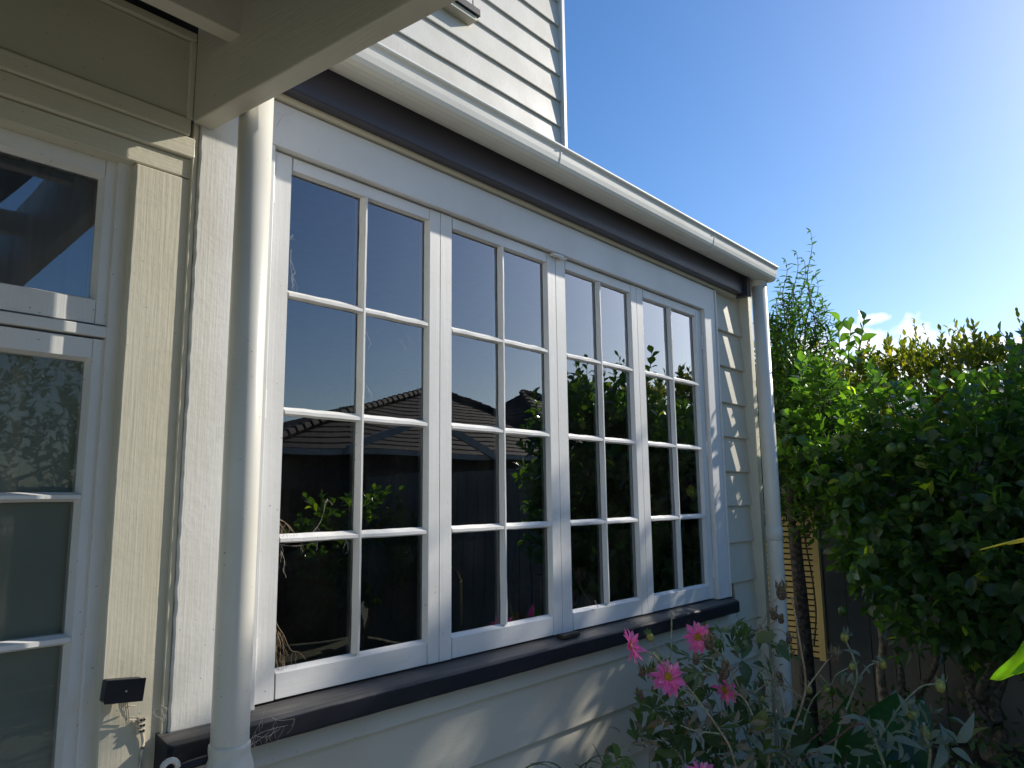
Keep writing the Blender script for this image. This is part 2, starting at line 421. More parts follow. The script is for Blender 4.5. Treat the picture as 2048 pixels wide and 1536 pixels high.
# ================================================================== LOWER WALL (weatherboards)
CX = 3.668        # right-hand corner of the house
wall = thing('weatherboard_wall', (2.3, 1.62, -EYE), 'cream weatherboard wall of the low front room beneath and right of the big window', 'wall')
laps = [-1.47, -1.29, -1.115, -.94, -.764, -.589, -.407, -.222, -.05, .115, .282, .449, .63, .81, 1.003]
YB, YT = 1.607, 1.626      # butt face and covered top face
def weatherboard(x0, x1, z0, z1, yb, yt, th=.02):
    # bevel-back board: proud rounded butt at the foot, thin at the top
    prof = [(yb+.001, z0+.001), (yb, z0+.004), (yt-.001, z1+.02), (yt+.004, z1+.02), (yb+th+.004, z0+.0005), (yb+.004, z0)]
    return prism(prof, 'x', x0, x1)
for i, z0 in enumerate(laps):
    z1 = laps[i+1] if i+1 < len(laps) else z0+.12
    if z0 < -.6:
        spans = [(.757, CX)]
    elif z0 < -.5:
        spans = [(.757, CX)]
        z1 = min(z1, -.548)+0
    else:
        spans = [(3.35, CX)]
    for (a, b) in spans:
        mk('weatherboard', rag(weatherboard(a, b, z0, z1, YB, YT), .0012, 5, .05), M['board'], wall)
    if -.6 < z0 < -.5:
        mk('weatherboard', weatherboard(3.44, CX, z0+.0, laps[i+1], YB+.0005, YT+.0005), M['board'], wall)
mk('backing', B(.76, CX, 1.655, 1.68, -EYE, -.53, bev=0), M['room'], wall)
mk('backing', B(3.33, CX+.03, 1.655, 1.68, -.53, 1.1, bev=0), M['room'], wall)
mk('corner_stop', rag(B(CX, CX+.045, 1.568, 1.70, -EYE, 1.055), .0016, 14, .04), M['corner'], wall)
mk('side_wall', B(CX+.005, CX+.04, 1.70, 6.2, -EYE, 1.2, bev=0), M['board'], wall)

# ================================================================== WINDOW
win = thing('kitchen_window', (2.09, 1.6, -.46), 'long white four-sash timber window with forty small panes in the weatherboard wall', 'window')
OX0, OX1, OZ0, OZ1 = .950, 3.237, -.461, .880
mk('head_casing', rag(B(.86, 3.255, 1.600, 1.632, OZ1, .996), .0008, 8), M['white_x'], win)
mk('side_casing', wob(B(OX1, 3.345, 1.6003, 1.634, OZ0, .9955), .0008), M['white_z'], win)
mk('side_casing', wob(B(.86, OX0, 1.6006, 1.634, OZ0, OZ1-.0005), .0008), M['white_z'], win)
mk('scriber', B(3.3475, 3.359, 1.594, 1.63, OZ0, .997), M['white_z'], win)
mk('head_moulding', prism([(1.592, 1.0), (1.586, 1.006), (1.586, 1.028), (1.577, 1.036), (1.577, 1.062), (1.64, 1.062), (1.64, 1.0)], 'x', .862, 3.63, .001), M['board'], win)
# reveals behind the opening
mk('jamb', B(OX0-.004, OX0+.003, 1.634, 1.72, OZ0, OZ1, bev=0), M['white_z'], win)
mk('jamb', B(OX1-.003, OX1+.004, 1.634, 1.72, OZ0, OZ1, bev=0), M['white_z'], win)
mk('head_jamb', B(OX0, OX1, 1.632, 1.72, OZ1-.003, OZ1+.004, bev=0), M['white_x'], win)
# sill: sloping top, dark
sill_prof = [(1.564, -.5265), (1.562, -.521), (1.562, -.482), (1.568, -.4745), (1.63, -.460), (1.72, -.455), (1.72, -.53), (1.60, -.535)]
mk('sill', rag(prism(sill_prof, 'x', .737, 3.362, .002), .0014, 12, .03), M['dark'], win)
mk('sill_step', B(OX0, OX1, 1.632, 1.70, -.4595, -.452, bev=.001), M['rust'], win)
# sashes
SX = [.953, 1.5325, 2.109, 2.662, 3.234]
FY, GY, BY = 1.621, 1.6385, 1.662     # sash face, glass, inner face
def member_z(xc0, xc1, z0, z1, bl, br):
    """upright member between glass lines xc0..xc1; putty bevel on the left (bl) / right (br)"""
    p = [(xc0+(0.0 if not bl else .009), FY), (xc1-(0 if not br else .009), FY), (xc1, GY-.001), (xc1-(.004 if br else 0), GY+.001), (xc1-(.004 if br else 0), BY), (xc0+(.004 if bl else 0), BY), (xc0+(.004 if bl else 0), GY+.001), (xc0, GY-.001)]
    return prism(p, 'z', z0, z1)
def member_x(z0, z1, x0, x1, bb, bt):
    p = [(FY+.0004, z0+(.004 if bb else 0)), (FY+.0004, z1-(.010 if bt else 0)), (GY-.001, z1), (GY+.001, z1-(.004 if bt else 0)), (BY-.0005, z1-(.004 if bt else 0)), (BY-.0005, z0+(.004 if bb else 0)), (GY+.001, z0+(.004 if bb else 0)), (GY-.001, z0)]
    return prism(p, 'x', x0, x1)
ROWS = [(-.388, -.101), (-.079, .207), (.229, .505), (.527, .836)]
for si in range(4):
    x0, x1 = SX[si]+.0015, SX[si+1]-.0015
    lw = .066 if si in (0, 2) else .058
    rw = .052 if si in (0, 2) else .056
    gx0, gx1 = x0+lw-.002, x1-rw+.002
    mid = (gx0+gx1)/2
    zt, zb = OZ1-.006, OZ0+.006
    sash = bmesh.new()
    for bmx in (member_z(x0, gx0, zb, zt, False, True), member_z(gx1, x1, zb, zt, True, False)):
        merge(sash, bmx)
    so = mk('sash', wob(sash, .0006), M['white_z'], win)
    mk('rail', wob(member_x(ROWS[3][1], zt-.001, gx0-.004, gx1+.004, True, False), .0006), M['white_x'], so)
    mk('rail', wob(member_x(zb+.001, ROWS[0][0], gx0-.004, gx1+.004, False, True), .0006), M['white_x'], so)
    for k in range(3):
        b = member_x(ROWS[k][1], ROWS[k+1][0], gx0-.003, gx1+.003, True, True)
        bmesh.ops.subdivide_edges(b, edges=[e for e in b.edges if abs(e.verts[0].co.x-e.verts[1].co.x) > .1], cuts=14)
        mk('glazing_bar', wob(b, .0016, 22), M['white_x'], so)
    b = member_z(mid-.012, mid+.012, ROWS[0][0]-.002, ROWS[3][1]+.002, True, True)
    for v in b.verts: v.co.y += -.0008 if v.co.y < GY else .0008
    bmesh.ops.subdivide_edges(b, edges=[e for e in b.edges if abs(e.verts[0].co.z-e.verts[1].co.z) > .1], cuts=24)
    mk('glazing_bar', wob(b, .0012, 22), M['white_z'], so)
    for (z0, z1) in ROWS:
        for (a, c) in ((gx0-.001, mid-.008), (mid+.008, gx1+.001)):
            # each old pane sits at its own very slight angle
            t1, t2 = random.uniform(-.0003, .0003), random.uniform(-.0003, .0003)
            V = [(a, GY+t1, z0-.003), (c, GY+t2, z0-.003), (c, GY+t2+.0003, z1+.003), (a, GY+t1+.0003, z1+.003)]
            mk('glass_pane', (V, [(0, 1, 2, 3)]), M['glass'], so)
    # hinges on the outer sashes
    if si in (0, 3):
        hx = x0 if si == 0 else x1
        for hz in ((.77, .23, -.345) if si == 0 else (.72, .215, -.33)):
            h = B(hx-.007, hx+.007, FY-.004, FY+.001, hz-.036, hz+.036, bev=.001)
            for q in range(5):
                V, F = tube([(hx, FY-.005, hz-.036+q*.0145), (hx, FY-.005, hz-.036+q*.0145+.0135)], .0045, 8)
                vs = [h.verts.new(v) for v in V]
                for f in F: h.faces.new([vs[i] for i in f])
            mk('hinge', h, M['white_z'], so)
mk('bolt_keeper', wob(B(2.075, 2.135, 1.600, 1.62, .867, .8785, bev=.003), .001, 60), M['white_x'], win)
mk('bolt_keeper', wob(B(2.118, 2.145, 1.592, 1.604, .861, .8685, bev=.003), .001, 60), M['white_x'], win)
mk('sill_catch', wob(B(2.065, 2.16, 1.583, 1.613, -.4665, -.452, bev=.003), .002, 60), M['rust'], win, label='rusty catch where the middle sashes meet the sill')

# left casing post standing on the sill
post = rag(B(.758, .8575, 1.6008, 1.66, -.468, .985, bev=.004), .0030, 30, .016, depth=.06)
# dust and weathered paint on top of the sill
_m = M['dark']; _n = _m.node_tree
_g = _n.nodes.new('ShaderNodeNewGeometry'); _s = _n.nodes.new('ShaderNodeSeparateXYZ'); _n.links.new(_g.outputs['Normal'], _s.inputs[0])
_b = [x for x in _n.nodes if x.type == 'BSDF_PRINCIPLED'][0]; _src = _b.inputs['Base Color'].links[0].from_socket
_mx = _n.nodes.new('ShaderNodeMixRGB'); _mx.inputs[2].default_value = (.11, .105, .10, 1)
_t = _n.nodes.new('ShaderNodeTexNoise'); _t.inputs['Scale'].default_value = 22; _t.inputs['Detail'].default_value = 8
_r = ramp(_n, _t.outputs[0], [(.3, g(.45)), (.7, g(1))])
_k = nd(_n, 'ShaderNodeMath', operation='MULTIPLY'); _n.links.new(ramp(_n, _s.outputs['Z'], [(.6, g(0)), (.95, g(1))]), _k.inputs[0]); _n.links.new(_r, _k.inputs[1])
_n.links.new(_k.outputs[0], _mx.inputs[0]); _n.links.new(_src, _mx.inputs[1]); _n.links.new(_mx.outputs[0], _b.inputs['Base Color'])
tag(mk('casing_post', post, M['post'], origin=(.81, 1.6, -.468)), 'wide white board with thick ridged paint standing between the door trim and the left downpipe', 'post')

# room behind the window
def struct(name, bm, mat, label=None): return tag(mk(name, bm, mat), label, kind='structure')
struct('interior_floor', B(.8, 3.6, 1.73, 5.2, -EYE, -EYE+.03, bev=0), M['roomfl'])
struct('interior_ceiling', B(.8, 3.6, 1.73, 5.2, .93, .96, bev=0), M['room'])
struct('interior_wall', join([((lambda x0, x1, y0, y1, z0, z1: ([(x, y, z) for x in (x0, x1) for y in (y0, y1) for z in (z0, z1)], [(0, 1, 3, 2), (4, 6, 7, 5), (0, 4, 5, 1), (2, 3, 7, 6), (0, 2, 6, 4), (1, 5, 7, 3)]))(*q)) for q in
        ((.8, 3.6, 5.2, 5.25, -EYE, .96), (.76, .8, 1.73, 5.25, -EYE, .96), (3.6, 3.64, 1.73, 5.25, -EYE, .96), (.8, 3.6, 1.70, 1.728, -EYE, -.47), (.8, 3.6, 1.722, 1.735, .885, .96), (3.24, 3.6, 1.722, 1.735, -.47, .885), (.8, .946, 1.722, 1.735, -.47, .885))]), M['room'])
bench = thing('kitchen_bench', (2.0, 2.0, -EYE), 'dark bench running under the kitchen window inside the room', 'bench')
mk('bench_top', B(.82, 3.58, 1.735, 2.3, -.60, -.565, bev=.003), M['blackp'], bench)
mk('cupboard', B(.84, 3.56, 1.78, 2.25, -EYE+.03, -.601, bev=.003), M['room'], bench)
tapo = on_y(917, 1250, 1.86)
tap = thing('kitchen_tap', (tapo.x, 1.86, -.565), 'brass gooseneck tap seen dimly through the second sash', 'tap')
top = on_y(915, 1150, 1.86).z
tx = tapo.x+.01
neck = [(tx, 1.86, -.565), (tx, 1.86, top-.05), (tx-.006, 1.86, top-.01), (tx-.03, 1.858, top+.02), (tx-.08, 1.85, top+.03), (tx-.22, 1.84, top+.035)]
mk('neck', tube(smooth_path(neck, 5), .009, 10), M['brass'], tap, smooth=True)
mk('spout_end', tube([(tx-.20, 1.841, top+.03), (tx-.20, 1.841, top+.005)], .008, 10), M['brass'], tap, smooth=True)
mk('base', lathe([(.026, -.565), (.026, -.55), (.016, -.54), (.012, -.53)], tx, 1.86, 16), M['brass'], tap, smooth=True)

# ================================================================== FASCIA, GUTTER, ROOF EDGE
tag(mk('fascia_board', rag(B(.86, 3.575, 1.548, 1.592, 1.012, 1.16, bev=.003), .0014, 5), M['fascia'], origin=(2.2, 1.57, 1.01)), 'long dark purple-grey fascia board under the white gutter', 'fascia')
tag(mk('barge_end', wob(B(3.5755, 3.612, 1.525, 1.60, 1.0, 1.118, bev=.003), .001, 4), M['fascia'], origin=(3.59, 1.56, 1.0)), 'short dark end block closing the right end of the fascia board', 'barge board')
gut = thing('gutter', (2.2, 1.48, 1.08), 'cream metal roof gutter running above the big window', 'gutter')
gp = [(1.547, 1.112), (1.530, 1.101), (1.500, 1.091), (1.470, 1.0865), (1.452, 1.088), (1.440, 1.095), (1.4335, 1.106), (1.430, 1.122), (1.4275, 1.146), (1.4235, 1.151),
      (1.4195, 1.1525), (1.417, 1.157), (1.4185, 1.163), (1.423, 1.1645), (1.428, 1.161)]
inner = [(y+.0035, z+.003) for (y, z) in gp[:-3]][::-1]
gprof = gp + [(1.432, 1.155)] + inner[1:]
gb = prism(gprof, 'x', .55, 3.722)
mk('channel', gb, M['gutter'], gut, smooth=False)
mk('stop_end', prism([(1.547, 1.150)] + gp[:-2] + [(1.425, 1.160), (1.43, 1.150)], 'x', 3.7225, 3.7255), M['gutter'], gut)
mk('outlet', lathe([(.040, 1.06), (.040, 1.092), (.046, 1.094)], 3.673, 1.507, 28), M['gutter'], gut, smooth=True)
for xx in (1.9, 3.02):
    jp = [(y-.0018, z-.0012) for (y, z) in gp[:-3]]
    mk('joint_strap', prism(jp + [(y+.001, z+.001) for (y, z) in gp[:-3]][::-1], 'x', xx, xx+.006), M['gutter'], gut)
# lean-to roof
rf = thing('lean_to_roof', (2.1, 2.1, 1.16), 'dark sheet roof rising from the gutter to the upper wall', 'roof')
NR = 34; V, F = [], []
for i in range(NR*4+1):
    x = -.2+(CX+.1+.2)*i/(NR*4); h = (0, .012, .016, .012)[i % 4]
    V += [(x, 1.47, 1.128+h), (x, 2.76, 1.50+h)]
for i in range(NR*4): F.append((2*i, 2*i+1, 2*i+3, 2*i+2))
mk('roof_sheet', (V, F), M['roof'], rf)
q = prism([(1.47, 1.148), (2.74, 1.52), (2.74, 1.575), (1.475, 1.207)], 'x', 3.645, 3.72, .003)
mk('barge_capping', q, M['barkd'], rf)
mk('barge_board', prism([(1.56, 1.03), (2.74, 1.35), (2.74, 1.51), (1.56, 1.13)], 'x', 3.716, 3.74, .002), M['gutter'], rf)

# ================================================================== DOWNPIPES
def downpipe(name, x, y, label, zt, zb, collar=None):
    t = thing(name, (x, y, zb), label, 'downpipe', 'cream downpipes at the ends of the window wall')
    mk('pipe', lathe([(.0375, zb), (.0375, zb+.5), (.0375, 0), (.0375, zt)], x, y, 40), M['pipe'], t, smooth=True)
    return t
dl = downpipe('downpipe', .8335, 1.493, 'cream downpipe in the foreground left of the window with a socket joint low down', 1.09, -EYE+.02)
z = -.492
soc = lathe([(.0378, z+.012), (.0405, z+.010), (.0412, z+.002), (.0405, z-.004), (.0405, z-.012), (.0440, z-.020), (.0475, z-.034), (.0480, z-.046), (.0455, z-.062), (.0420, z-.068), (.0415, z-.074), (.0430, z-.078), (.0420, z-.084), (.0415, z-.16), (.038, z-.165)], .8335, 1.493, 44)
mk('socket_joint', soc, M['pipe'], dl, smooth=True)
dr = downpipe('downpipe', 3.673, 1.507, 'slimmer cream downpipe at the far right corner of the wall beside the shrubs', 1.088, -EYE+.02)
mk('socket_joint', lathe([(.0378, -.152), (.0405, -.155), (.0405, -.215), (.0378, -.218)], 3.673, 1.507, 36), M['pipe'], dr, smooth=True)
# bracket clip behind the left pipe
br = thing('pipe_bracket', (.77, 1.53, -.52), 'black rod and white plastic clip fixing the left downpipe below the end of the sill', 'bracket')
mk('rod', tube(smooth_path([(.70, 1.52, -.535), (.745, 1.515, -.512), (.80, 1.51, -.507)], 4), .009, 8), M['blackp'], br, smooth=True)
mk('clip', tube([(.722+.016*math.cos(a), 1.512-.0*a, -.507+.016*math.sin(a)) for a in [i*.45 for i in range(11)]], .006, 8), M['pipe'], br, smooth=True)
mk('clamp', wob(B(.715, .765, 1.512, 1.535, -.548, -.53, bev=.004), .003, 60), M['rust'], br)

# ================================================================== DOOR BAY ON THE LEFT
door = thing('glazed_door', (.2, 1.66, -EYE), 'white glazed door with a fanlight above, at the left edge', 'door')
# frame behind
mk('door_frame', B(.602, .6345, 1.640, 1.70, -EYE, .745, bev=.002), M['white_z'], door)
mk('door_frame', B(-.6, .602, 1.6405, 1.70, .730, .760, bev=.002), M['white_x'], door)
mk('transom', B(-.6, .6225, 1.6435, 1.70, .3405, .3635, bev=.002), M['white_x'], door)
mk('gap_backing', B(-.62, .65, 1.702, 1.712, -EYE, .78, bev=0), M['gap'], door)
def light(name, x0, x1, z0, z1, holes, yf, gmat, lw=.05):
    fr = bmesh.new()
    gx1 = x1-lw; gx0 = x0+lw
    def mz(a, c, b1, b2, zz0, zz1):
        p = [(a+(.008 if b1 else 0), yf), (c-(.008 if b2 else 0), yf), (c, yf+.018), (c, yf+.036), (a, yf+.036), (a, yf+.018)]
        return prism(p, 'z', zz0, zz1)
    def mx(c0, c1, b1, b2, xx0, xx1):
        p = [(yf+.0004, c0+(.006 if b1 else 0)), (yf+.0004, c1-(.006 if b2 else 0)), (yf+.018, c1), (yf+.0355, c1), (yf+.0355, c0), (yf+.018, c0)]
        return prism(p, 'x', xx0, xx1)
    merge(fr, mz(x0, gx0, False, True, z0, z1)); merge(fr, mz(gx1, x1, True, False, z0, z1))
    merge(fr, mx(holes[-1][1], z1-.0005, True, False, gx0-.006, gx1+.006)); merge(fr, mx(z0+.0005, holes[0][0], False, True, gx0-.006, gx1+.006))
    o = mk(name, wob(fr, .0006), M['white_z'], door)
    for k in range(len(holes)-1):
        b = mx(holes[k][1], holes[k+1][0], True, True, gx0-.006, gx1+.006)
        bmesh.ops.subdivide_edges(b, edges=[e for e in b.edges if abs(e.verts[0].co.x-e.verts[1].co.x) > .1], cuts=12)
        mk('glazing_bar', wob(b, .0012, 22), M['white_x'], o)
    for (a, c) in holes:
        mk('glass_pane', ([(gx0-.002, yf+.02, a-.002), (gx1+.002, yf+.02, a-.002), (gx1+.002, yf+.02, c+.002), (gx0-.002, yf+.02, c+.002)], [(0, 1, 2, 3)]), gmat, o)
    return o
light('fanlight', -.45, .6225, .3675, .7265, [(.4235, .686)], 1.650, M['glass'])
light('door_leaf', -.45, .6225, -EYE+.01, .3355, [(-1.10, -.84), (-.82, -.555), (-.535, -.273), (-.252, .003), (.022, .289)], 1.650, M['doorglass'])
V, F = [], []
for i in range(49):
    x = .345+.245*i/48; yy = 1.6835+.0045*math.sin(i*.62)+.002*math.sin(i*1.7)
    V += [(x, yy, .41), (x, yy*1.0005, .70)]
F = [(2*i, 2*i+2, 2*i+3, 2*i+1) for i in range(48)]
tag(mk('curtain', (V, F), M['curtain'], origin=(.46, 1.684, .41), smooth=True), 'pale blue curtain hanging in folds behind the fanlight over the door', 'curtain')
bl = tag(mk('roller_blind', ([(-.42, 1.684, -EYE+.05), (.60, 1.684, -EYE+.05), (.60, 1.684, .33), (-.42, 1.684, .33), (-.42, 1.686, -EYE+.05), (.60, 1.686, -EYE+.05), (.60, 1.686, .33), (-.42, 1.686, .33)], [(0, 1, 2, 3), (7, 6, 5, 4), (0, 4, 5, 1), (3, 2, 6, 7), (0, 3, 7, 4), (1, 5, 6, 2)]), M['blind'], origin=(.1, 1.684, -EYE)), 'grey-green blind drawn down behind the panes of the left door', 'blind')
# trim board
tr = thing('door_trim', (.69, 1.63, -EYE), 'cream painted architrave with ridged brush marks between door and white post', 'door trim')
def rough_edge(bm, x):
    return bm
tb = B(.6265, .7515, 1.613, 1.70, -EYE, .7245, bev=.003)
mk('upright', rag(tb, .0016, 24, .03, depth=.08), M['cream_z'], tr)
mk('head', wob(B(-.6, .7513, 1.6135, 1.70, .7262, .772, bev=.003), .0012, 12), M['cream_x'], tr)
mk('upper_head', wob(B(-.6, .7511, 1.6055, 1.70, .7735, .822, bev=.004), .0012, 12), M['cream_x'], tr)
mk('corner_bead', B(.7440, .757, 1.6062, 1.634, -EYE, .862, bev=.002), M['cream_z'], tr)
# verandah timbers
ver = thing('verandah_frame', (.74, 1.6, .855), 'cream timber verandah corner with a heavy beam running out overhead', 'verandah')
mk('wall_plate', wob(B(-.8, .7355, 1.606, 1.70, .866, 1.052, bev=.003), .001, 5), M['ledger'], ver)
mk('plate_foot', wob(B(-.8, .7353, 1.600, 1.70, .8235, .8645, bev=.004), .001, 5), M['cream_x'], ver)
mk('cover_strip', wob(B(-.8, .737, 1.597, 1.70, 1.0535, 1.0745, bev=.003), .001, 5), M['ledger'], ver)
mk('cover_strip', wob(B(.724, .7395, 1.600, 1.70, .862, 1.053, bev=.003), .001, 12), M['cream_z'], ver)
d = Vector((.075, -1, 0)).normalized(); n_ = Vector((1, .075, 0)).normalized()
bb = bmesh.new(); L = 3.4
A0 = Vector((.7365, 1.5985, 0)); B0 = A0+n_*.0495
pts = [A0, B0, B0+d*L, A0+d*L]
lo = [bb.verts.new((p.x, p.y, .855)) for p in pts]; hi = [bb.verts.new((p.x, p.y, 1.16)) for p in pts]
bb.faces.new(lo); bb.faces.new(hi[::-1])
for i in range(4): bb.faces.new((lo[i], hi[i], hi[(i+1) % 4], lo[(i+1) % 4]))
bmesh.ops.bevel(bb, geom=bb.edges, offset=.004, segments=2, affect='EDGES', profile=.5)
bmesh.ops.subdivide_edges(bb, edges=[e for e in bb.edges if e.calc_length() > 1], cuts=24)
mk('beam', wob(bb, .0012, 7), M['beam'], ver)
for yy in (1.424, .78, .12, -.55, -1.2):
    xe = .7365+.075*(1.6-yy)+.006
    mk('rafter', wob(B(-2.2, xe, yy, yy+.043, 1.0, 1.09, bev=.003), .001, 5), M['beam'], ver)
V, F = [], []
for i in range(61):
    x = -2.2+2.95*i/60; h = (0, .012, .016, .012)[i % 4]
    V += [(x, 1.70, 1.092+h), (x, -1.75, 1.0915+h)]
F = [(2*i, 2*i+1, 2*i+3, 2*i+2) for i in range(60)]
mk('roof_sheet', (V, F), M['roof'], ver)

# light/sensor box on the trim
sb = thing('sensor_box', (.655, 1.60, -.36), 'small black plastic box on a bracket screwed to the cream door trim', 'junction box')
bx = B(.6195, .690, 1.572, 1.600, -.380, -.339, bev=.004)
bmesh.ops.rotate(bx, cent=(.655, 1.59, -.36), matrix=Matrix.Rotation(R(6), 3, 'Y'), verts=bx.verts)
mk('case', bx, M['blackp'], sb)
ld = B(.6185, .691, 1.5685, 1.5718, -.3812, -.3378, bev=.0014)
bmesh.ops.rotate(ld, cent=(.655, 1.59, -.36), matrix=Matrix.Rotation(R(6), 3, 'Y'), verts=ld.verts)
mk('lid', ld, M['blackp'], sb)
mk('bracket', B(.6345, .652, 1.601, 1.6125, -.388, -.345, bev=.002), M['cream_z'], sb)
mk('screw', tube([(.6555, 1.5687, -.360), (.6555, 1.5675, -.360)], .0022, 8), M['steel'], sb)
wi = thing('terminal_block', (.70, 1.62, -.43), 'cream connector block and loose wires hanging below the black box', 'connector')
for k in range(3):
    zz = -.428-.0105*k
    b = B(.697, .7095, 1.599, 1.6125, zz-.0045, zz+.0045, bev=.0015)
    mk('connector', b, M['wire'], wi)
    for q in range(2):
        mk('screw_hole', tube([(.7005+.006*q, 1.5988, zz), (.7005+.006*q, 1.5978, zz)], .0024, 10), M['gap'], wi)
for k in range(5):
    a = Vector((.655+.004*k, 1.600, -.383)); e = Vector((.699, 1.606, -.428-.008*(k % 3)))
    pts = [a, a+Vector((.004, -.006, -.02-.004*k)), Vector((.672, 1.600, -.417-.003*k)), Vector((.682, 1.603, -.424)), e]
    mk('wire', tube(smooth_path(pts, 5), .0015, 6), M['wire'], wi, smooth=True)
mk('wire', tube(smooth_path([(.688, 1.604, -.42), (.665, 1.603, -.412), (.672, 1.595, -.395), (.69, 1.603, -.40)], 6), .0014, 6), M['wire'], wi, smooth=True)
mk('cable', tube(smooth_path([(.706, 1.606, -.45), (.711, 1.608, -.48), (.708, 1.609, -.55), (.710, 1.609, -.9), (.709, 1.609, -EYE+.01)], 5), .0035, 8), M['wire'], wi, smooth=True)

# ================================================================== UPPER STOREY
uw = thing('upper_wall', (1.8, 2.75, 1.4), 'pale weatherboard wall of the upper storey rising behind the gutter', 'wall')
z = 3.233
zl = [3.233-.1765*i for i in range(10)][::-1] + [3.233+.1765*i for i in range(1, 8)]
for z0 in zl:
    for (a, b) in ([(-.6, 3.640)] if z0 < 2.68 or z0 > 4.15 else [(2.84, 3.640), (-.6, 1.55)]):
        mk('weatherboard', rag(weatherboard(a, b, z0, z0+.1765, 2.722, 2.741), .0016, 4, .06), M['upboard'], uw)
mk('weatherboard', weatherboard(1.5505, 2.8395, 2.5263, 2.6705, 2.7224, 2.7412), M['upboard'], uw)
mk('corner_board', wob(B(3.6405, 3.672, 2.702, 2.80, 1.4, 4.6, bev=.003), .001, 5), M['white_z'], uw)
mk('backing', B(-.6, 3.66, 2.77, 2.80, 1.4, 4.6, bev=0), M['room'], uw)
mk('side_wall', B(3.64, 3.668, 2.80, 8.0, 1.2, 4.6, bev=0), M['board'], uw)
up = thing('upper_window', (2.2, 2.7, 2.68), 'corner of an upstairs window with a dark sill at the top edge', 'window')
mk('sill', wob(B(1.55, 2.818, 2.655, 2.75, 2.6745, 2.716, bev=.003), .002, 10), M['dark'], up)
mk('under_sill', B(1.56, 2.80, 2.67, 2.745, 2.644, 2.674, bev=.003), M['cream_x'], up)
mk('casing', B(2.70, 2.79, 2.698, 2.76, 2.7165, 4.0, bev=.002), M['white_z'], up)
mk('frame', B(1.6, 2.70, 2.715, 2.76, 2.7165, 2.77, bev=.002), M['white_x'], up)
mk('glass', ([(1.6, 2.735, 2.77), (2.70, 2.735, 2.77), (2.70, 2.735, 4.0), (1.6, 2.735, 4.0)], [(0, 1, 2, 3)]), M['glass'], up)

# ================================================================== FENCES
def fence(name, label, x0, y0, x1, y1, zt, mat, tilt=0, zb=-EYE, pw=.148, group='timber paling fences'):
    A = Vector((x0, y0, 0)); Bv = Vector((x1, y1, 0)); dd = (Bv-A); Ln = dd.length; dd.normalize(); nn = Vector((-dd.y, dd.x, 0))
    t = thing(name, ((x0+x1)/2, (y0+y1)/2, zb), label, 'fence', group)
    k = 0; s = 0
    rr = random.Random(3)
    while s+pw <= Ln+.001:
        p = A+dd*s; jj = rr.uniform(-.004, .004); ztt = zt+rr.uniform(-.012, .012)
        q = [p+nn*jj, p+dd*(pw-.006)+nn*(jj+rr.uniform(-.003, .003))]
        q += [q[1]+nn*.018, q[0]+nn*.018]
        V = [(v.x, v.y, zb+.02) for v in q] + [(v.x, v.y, ztt) for v in q]
        mk('paling', (V, [(3, 2, 1, 0), (4, 5, 6, 7), (0, 1, 5, 4), (1, 2, 6, 5), (2, 3, 7, 6), (3, 0, 4, 7)]), mat, t)
        q2 = [A+dd*(s+pw-.045)+nn*.0225, A+dd*(s+pw+.04)+nn*.0225]; q2 += [q2[1]+nn*.012, q2[0]+nn*.012]
        V = [(v.x, v.y, zb+.02) for v in q2] + [(v.x, v.y, ztt-.05) for v in q2]
        mk('cover_batten', (V, [(3, 2, 1, 0), (4, 5, 6, 7), (0, 1, 5, 4), (1, 2, 6, 5), (2, 3, 7, 6), (3, 0, 4, 7)]), mat, t)
        s += pw; k += 1
    for zz in (zb+.35, zt-.3):
        q = [A+nn*.036, Bv+nn*.036, Bv+nn*.08, A+nn*.08]
        V = [(v.x, v.y, zz) for v in q]+[(v.x, v.y, zz+.09) for v in q]
        mk('rail', (V, [(3, 2, 1, 0), (4, 5, 6, 7), (0, 1, 5, 4), (1, 2, 6, 5), (2, 3, 7, 6), (3, 0, 4, 7)]), mat, t)
    return t
fence('paling_fence', 'grey weathered paling fence behind the citrus trunks at the end of the garden', 5.75, 2.6, 5.75, -4.2, .30, M['paling'])
fence('paling_fence', 'brown stained paling fence across the garden, reflected in the lower window panes', 5.7, -4.3, -1.6, -4.3, .16, M['palingd'])
lat = thing('slatted_panel', (5.42, 2.1, -1.08), 'narrow ochre yellow panel of level slats behind the dark tree trunk', 'slatted panel')
ya, yb = 1.955, 2.45
mk('side_stile', B(5.405, 5.44, ya-.045, ya, -1.12, -.02, bev=.002), M['lattice'], lat)
for k in range(28):
    zz = -1.10+.0385*k
    mk('slat', B(5.41, 5.428, ya+.0005, yb, zz, zz+.0275, bev=.001), M['lattice'], lat)
mk('back_batten', B(5.4285, 5.45, 2.2, 2.24, -1.12, -.02, bev=0), M['lattice'], lat)
mk('backing', B(5.46, 5.47, ya-.03, yb, -1.12, -.02, bev=0), M['gap'], lat)

